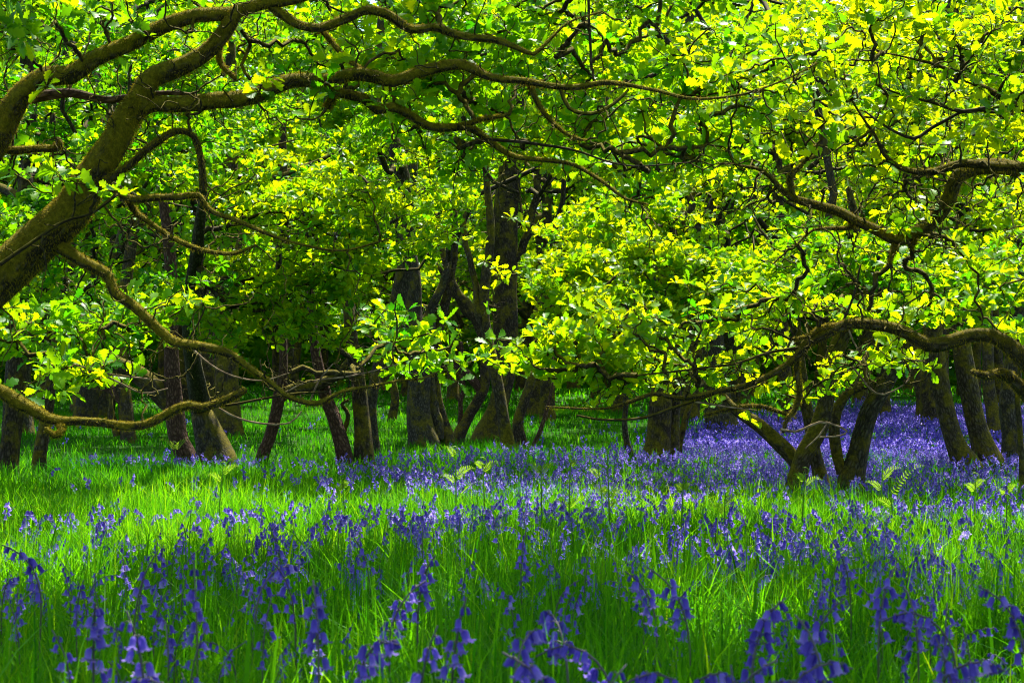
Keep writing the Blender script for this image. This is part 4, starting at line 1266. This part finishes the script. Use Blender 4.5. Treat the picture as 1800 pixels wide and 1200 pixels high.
def carpet():
    """Every other bluebell of the meadow and the blue carpet under the trees."""
    r = np.random.default_rng(71)
    protos, plo = [], []
    for k in range(9):
        st, bells = flower_proto(500 + k, int(r.integers(6, 10)), [.5, 1.5, 1.9, .9, 1.3, 2.1, .3, 1.1, 1.7][k], .34, .0225, False)
        V = [st[0]] + [b[0] for b in bells]
        o, Q, v, mi = 0, [], [], []
        Q.append(st[1]); v.append(st[2]); mi.append(np.zeros(len(st[1]), int)); o = len(st[0])
        for b in bells:
            Q.append(b[1] + o); v.append(b[2]); mi.append(np.ones(len(b[1]), int)); o += len(b[0])
        protos.append((np.vstack(V), np.vstack(Q), np.concatenate(v), np.concatenate(mi)))
    for k in range(6):      # for the far carpet: fewer, larger bells of four sides on a thread of a stem
        q = np.random.default_rng(600 + k)
        V, Q, v, mi, o = [], [], [], [], 0
        s = np.array([[-.004, 0, 0], [.004, 0, 0], [.003, .004, .26], [-.003, .004, .26]])
        V.append(s); Q.append(np.array([[0, 1, 2, 3]])); v.append(np.full(4, .4)); mi.append(np.zeros(1, int)); o = 4
        for b in range(6):
            BV, BQ = bell_low(.040, 4)
            BV = BV @ basis(np.array([q.normal(0, .4), q.normal(0, .4), 1.0])).T + np.array([q.normal(0, .028), q.normal(0, .028), .31 - b * .022 + q.normal(0, .008)])
            V.append(BV); Q.append(BQ + o); v.append(np.full(len(BV), np.clip(q.normal(.36, .2), 0, 1))); mi.append(np.ones(len(BQ), int)); o += len(BV)
        plo.append((np.vstack(V), np.vstack(Q), np.concatenate(v), np.concatenate(mi)))

    X, Y, H, LO = [], [], [], []

    def add(n, d0, d1, dens, h0, h1, lo, margin=.34):
        x, y = scatter(n, d0, d1, r, margin=margin)
        k = r.uniform(0, 1, n) < np.clip(dens(x, y), 0, 1)
        x, y = x[k], y[k]
        X.append(x); Y.append(y); H.append(r.uniform(h0, h1, len(x))); LO.append(np.full(len(x), lo))

    px = lambda x, y: 900 + F * x / y
    # meadow in the shade and its sunny strip
    add(1900, 5.0, 8.7, lambda x, y: .06 + .45 * clumpy(x, y, 1.5, 4) ** 1.5, .22, .32, 0)
    add(3600, 8.7, 12.5, lambda x, y: (.05 + .6 * clumpy(x, y, 1.3, 1) ** 1.6) * (.15 + .85 / (1 + np.exp(-(px(x, y) - 520) / 70))), .18, .29, 0)
    # the carpet proper: a belt behind the strip, spreading back between the trunks on the side of the silvery stem
    def belt(x, y):
        p = px(x, y)
        e = 1 / (1 + np.exp(-(p - 590) / 50))
        left = .28 * np.exp(-((y - 15.6 - .5 * np.sin(x * 1.4)) / .8) ** 2) * (p > 110)
        back = 16.2 + 1.0 * e + .7 * np.sin(x * 1.3) + np.clip((p - 1130) / 190, 0, 1) * 12
        return np.maximum(left, e * (.55 + .45 / (1 + np.exp(-(p - 1080) / 60))) * (.2 + .8 * clumpy(x, y, 1.1, 2)) / (1 + np.exp((y - back) / .6)) / (1 + np.exp((12.2 - y) / .4)))
    add(17000, 11.0, 19, belt, .13, .23, 0)
    def slope(x, y):
        p = px(x, y)
        hole = np.exp(-(((p - 1270) / 60) ** 2 + ((y - 23.5) / 2) ** 2))
        far = 38 - 11 * np.clip((1500 - p) / 300, 0, 1)
        return (1 / (1 + np.exp(-(p - 1200 + 3 * (y - 18)) / 30))) / (1 + np.exp((y - far) / 1.0)) * (.45 + .55 * clumpy(x, y, .7, 3)) * (1 - .85 * hole)
    add(26000, 17.5, 40, slope, .16, .26, 1)
    # thinly through the shaded grass behind
    add(1700, 15, 32, lambda x, y: .25 * clumpy(x, y, .8, 6) ** 2, .15, .24, 1)
    X, Y, H, LO = map(np.concatenate, (X, Y, H, LO))
    Vs, Qs, vs, ms, o = [], [], [], [], 0
    for lo, plist in ((0, protos), (1, plo)):
        which = r.integers(0, len(plist), len(X))
        for w, (PV, PQ, pv, pm) in enumerate(plist):
            s = np.nonzero((LO == lo) & (which == w))[0]
            if not len(s):
                continue
            a = r.uniform(0, 6.283, len(s))
            sc = H[s] / .34
            c, sn = np.cos(a) * sc, np.sin(a) * sc
            V = np.stack([PV[None, :, 0] * c[:, None] - PV[None, :, 1] * sn[:, None] + X[s][:, None], PV[None, :, 0] * sn[:, None] + PV[None, :, 1] * c[:, None] + Y[s][:, None], PV[None, :, 2] * sc[:, None] + ground_z(X[s], Y[s])[:, None]], -1)
            Vs.append(V.reshape(-1, 3))
            Qs.append((np.arange(len(s)) * len(PV))[:, None, None] + PQ[None])
            Qs[-1] = Qs[-1].reshape(-1, 4) + o
            vs.append(np.clip(np.tile(pv, len(s)) + np.repeat(r.normal(0, .12, len(s)), len(pv)), 0, 1))
            ms.append(np.tile(pm, len(s)))
            o += len(s) * len(PV)
    me = mesh('bluebell_carpet', np.vstack(Vs), np.vstack(Qs), [BSTEM, PETAL], var=np.concatenate(vs), mat_idx=np.concatenate(ms))
    ob = obj('bluebell_carpet', me)
    tag(ob, 'carpet of violet bluebells spreading under the oaks', 'bluebells', None, 'stuff')
    print('carpet plants', len(X))


carpet()

# ------------------------------------------------------------------ young bracken
def frond_mesh(path, wmax, r, curl):
    """One bracken frond: a midrib with narrow leaflets each side, shorter to the tip."""
    n = len(path)
    T = np.gradient(path[:, :3], axis=0)
    T = unit(T)
    Vs, Qs, o = [], [], 0
    rv, rq, _ = tube(path, 4)
    Vs.append(rv); Qs.append(rq); o = len(rv)
    for i in range(1, n):
        t = i / (n - 1)
        wl = wmax * (math.sin(math.pi * min(1, .18 + .82 * t) ** .8) ** .9 * .9 + .1) * (1 - curl * t * .6)
        side = np.cross(T[i], [0, .8, .6])
        side = side / (np.linalg.norm(side) + 1e-9)
        upv = np.cross(side, T[i])
        for s in (-1, 1):
            d = unit(side * s + T[i] * .45 + upv * r.normal(.12, .18) - np.array([0, 0, .15]))
            c = path[i, :3]
            hw = T[i] * wl * .13
            k = [c - hw * .4, c + hw * .4, c + d * wl * .55 + hw, c + d * wl * .55 - hw, c + d * wl + hw * .25, c + d * wl - hw * .25]
            Vs.append(np.array(k))
            Qs.append(np.array([[0, 1, 2, 3], [3, 2, 4, 5]]) + o)
            o += 6
    return np.vstack(Vs), np.vstack(Qs)


def bracken(px, tip_row, D, lab, fr, kind=0, seed=1):
    r = np.random.default_rng(seed)
    D = D * 1.48
    x = P(px, 700, D)[0]
    h = P(px, tip_row, D)[2] - float(ground_z(x, D))
    t = thing('bracken_fern', (x, D, float(ground_z(x, D))), lab, 'bracken', 'young bracken shoots')
    top = np.array([r.normal(0, .015), r.normal(0, .01), h])
    st = spline([(0, 0, -.02, .005), (r.normal(0, .008), 0, h * .5, .0042), (*top, .0026)], .02)
    V, Q, _ = tube(st, 6)
    obj('stem', mesh('stem', V, Q, FERN, var=np.full(len(V), .3)), t)
    # curled tip
    cp = []
    for k in range(14):
        a = -.5 + k * .5
        q = .026 * (1 - k / 16)
        cp.append((*(top + np.array([q * math.sin(a), 0, .010 + q * math.cos(a)])), .0030 * (1 - k / 20)))
    V, Q, _ = tube(np.array(cp), 5)
    obj('curled_tip', mesh('curled_tip', V, Q, FERN, var=np.full(len(V), .8)), t)
    for k, (lvl, ang, ln, rise) in enumerate(fr):
        p0 = st[int(lvl * (len(st) - 1)), :3]
        ln = ln * 1.0
        rise = rise + .8
        d = np.array([math.cos(ang), math.sin(ang) * .5, 0])
        rows = []
        for u in np.linspace(0, 1, 5):
            rows.append((*(p0 + d * ln * u + np.array([0, 0, ln * (rise * u - (.75 + .25 * kind) * u ** 2.4)])), .0016 * (1 - .7 * u)))
        f = spline(rows, ln / 13)
        V, Q = frond_mesh(f, .034 if ln > .10 else .025, r, .5)
        obj('frond', mesh('frond', V, Q, FERN, var=np.clip(r.normal(.6, .15, len(V)), 0, 1)), t)


two = [(.95, .1, .085, .5), (.92, 3.0, .085, .55)]
FERNS = [
    (800, 795, 6.4, 'bracken shoot with two lit drooping fronds under the broad grey trunk', [(.98, 2.6, .07, .7), (.72, .1, .11, .45), (.7, 3.2, .09, .3)]),
    (853, 815, 6.0, 'straight bracken shoot with a nodding frond on one side', [(.95, .15, .10, .4), (.97, 2.7, .05, .4)]),
    (950, 818, 6.2, 'Y shaped bracken shoot with two even curled arms', two),
    (1003, 812, 6.2, 'bracken shoot with folded top and bright low fronds', [(.97, .3, .04, .5), (.5, .1, .10, .5), (.48, 3.0, .09, .3), (.3, .2, .07, .3)]),
    (1072, 788, 6.1, 'tall slender bracken shoot with a bare upper stalk', [(.55, .1, .08, .5), (.53, 2.9, .08, .6), (.45, .4, .05, .2)]),
    (1058, 825, 6.5, 'short bracken shoot beside the tall slender one', [(.9, 3.0, .07, .5), (.7, .1, .06, .3)]),
    (1195, 845, 5.8, 'small bracken sprout with a bright split tip at the strip edge', [(.9, .2, .04, .6), (.9, 2.8, .04, .6)]),
    (1275, 870, 5.6, 'yellowish bracken tuft low in the sunny strip', [(.9, .2, .08, .5), (.8, 2.7, .07, .4), (.6, 1.5, .07, .4), (.5, 3.2, .05, .2)]),
    (1548, 800, 6.7, 'bracken shoot with hooked head standing between silvery stem and leaning pair', [(.75, .25, .12, .5), (.6, 3.0, .10, .4)]),
    (1570, 850, 6.2, 'broad flat bracken frond rising obliquely from the bright grass', [(.85, .25, .20, .75), (.7, 3.0, .10, .3)]),
    (1712, 842, 6.0, 'small upright bracken sprout below the leaning mossy pair', [(.9, .2, .06, .5), (.88, 2.9, .06, .5)]),
    (1410, 832, 6.1, 'bracken shoot bending over before the forked mossy stem', [(.9, .0, .10, .2), (.95, 2.9, .06, .6)]),
    (385, 822, 6.6, 'faint bracken shoot before the stout flared trunk', [(.9, .2, .10, .4), (.8, 3.0, .09, .3)]),
    (1780, 850, 5.9, 'bracken shoot with golden tip near the edge pole', [(.9, .2, .05, .6), (.85, 2.9, .05, .5)]),
    (600, 842, 6.3, 'little reddish bracken sprout in bright grass before the leaning dark stem', [(.9, .2, .04, .6), (.85, 2.9, .04, .5)]),
    (310, 782, 10.8, 'bracken shoot in shade by the reddish stem', [(.9, .2, .16, .5), (.9, 2.9, .16, .5)]),
]
for k, (px, row, D, lab, fr) in enumerate(FERNS):
    bracken(px, row, D, lab, fr, seed=900 + k)

# ------------------------------------------------------------------ light, sky, camera
W = bpy.data.worlds.new('World')
S.world = W
W.use_nodes = True
nt = W.node_tree
nt.nodes.clear()
sky = nt.nodes.new('ShaderNodeTexSky')
sky.sky_type = 'NISHITA'
sky.sun_disc = False
sky.sun_elevation = math.asin(SUN[2])
sky.sun_rotation = math.atan2(SUN[0], SUN[1])
bg = nt.nodes.new('ShaderNodeBackground')
bg.inputs[1].default_value = 0.10
wo = nt.nodes.new('ShaderNodeOutputWorld')
nt.links.new(sky.outputs[0], bg.inputs[0])
nt.links.new(bg.outputs[0], wo.inputs[0])

sl = bpy.data.lights.new('sun', 'SUN')
sl.energy = 5.0
sl.angle = math.radians(0.53)
sl.color = (1.0, 0.95, 0.84)
so = bpy.data.objects.new('sun', sl)
COL.objects.link(so)
from mathutils import Vector
so.rotation_euler = Vector([float(c) for c in SUN]).to_track_quat('Z', 'Y').to_euler()
so.location = (0, 0, 30)

cam = bpy.data.cameras.new('camera')
cam.sensor_width = 36
cam.lens = 36 * F / 1800
cam.shift_y = (HZ - 600) / 1800
cam.clip_end = 2000
cam.dof.use_dof = True
cam.dof.focus_distance = 11.0
cam.dof.aperture_fstop = 13.0
co = bpy.data.objects.new('camera', cam)
COL.objects.link(co)
co.location = (0, 0, CAMH)
co.rotation_euler = (math.radians(90), 0, 0)
S.camera = co

S.view_settings.view_transform = 'Standard'
S.view_settings.look = 'None'
S.view_settings.gamma = 1.0
S.view_settings.use_curve_mapping = False
S.view_settings.exposure = 1.58
S.cycles.pixel_filter_type = 'BLACKMAN_HARRIS'
S.cycles.filter_width = 1.05
S.cycles.max_bounces = 7
S.cycles.diffuse_bounces = 4
S.cycles.glossy_bounces = 2
S.cycles.transmission_bounces = 5
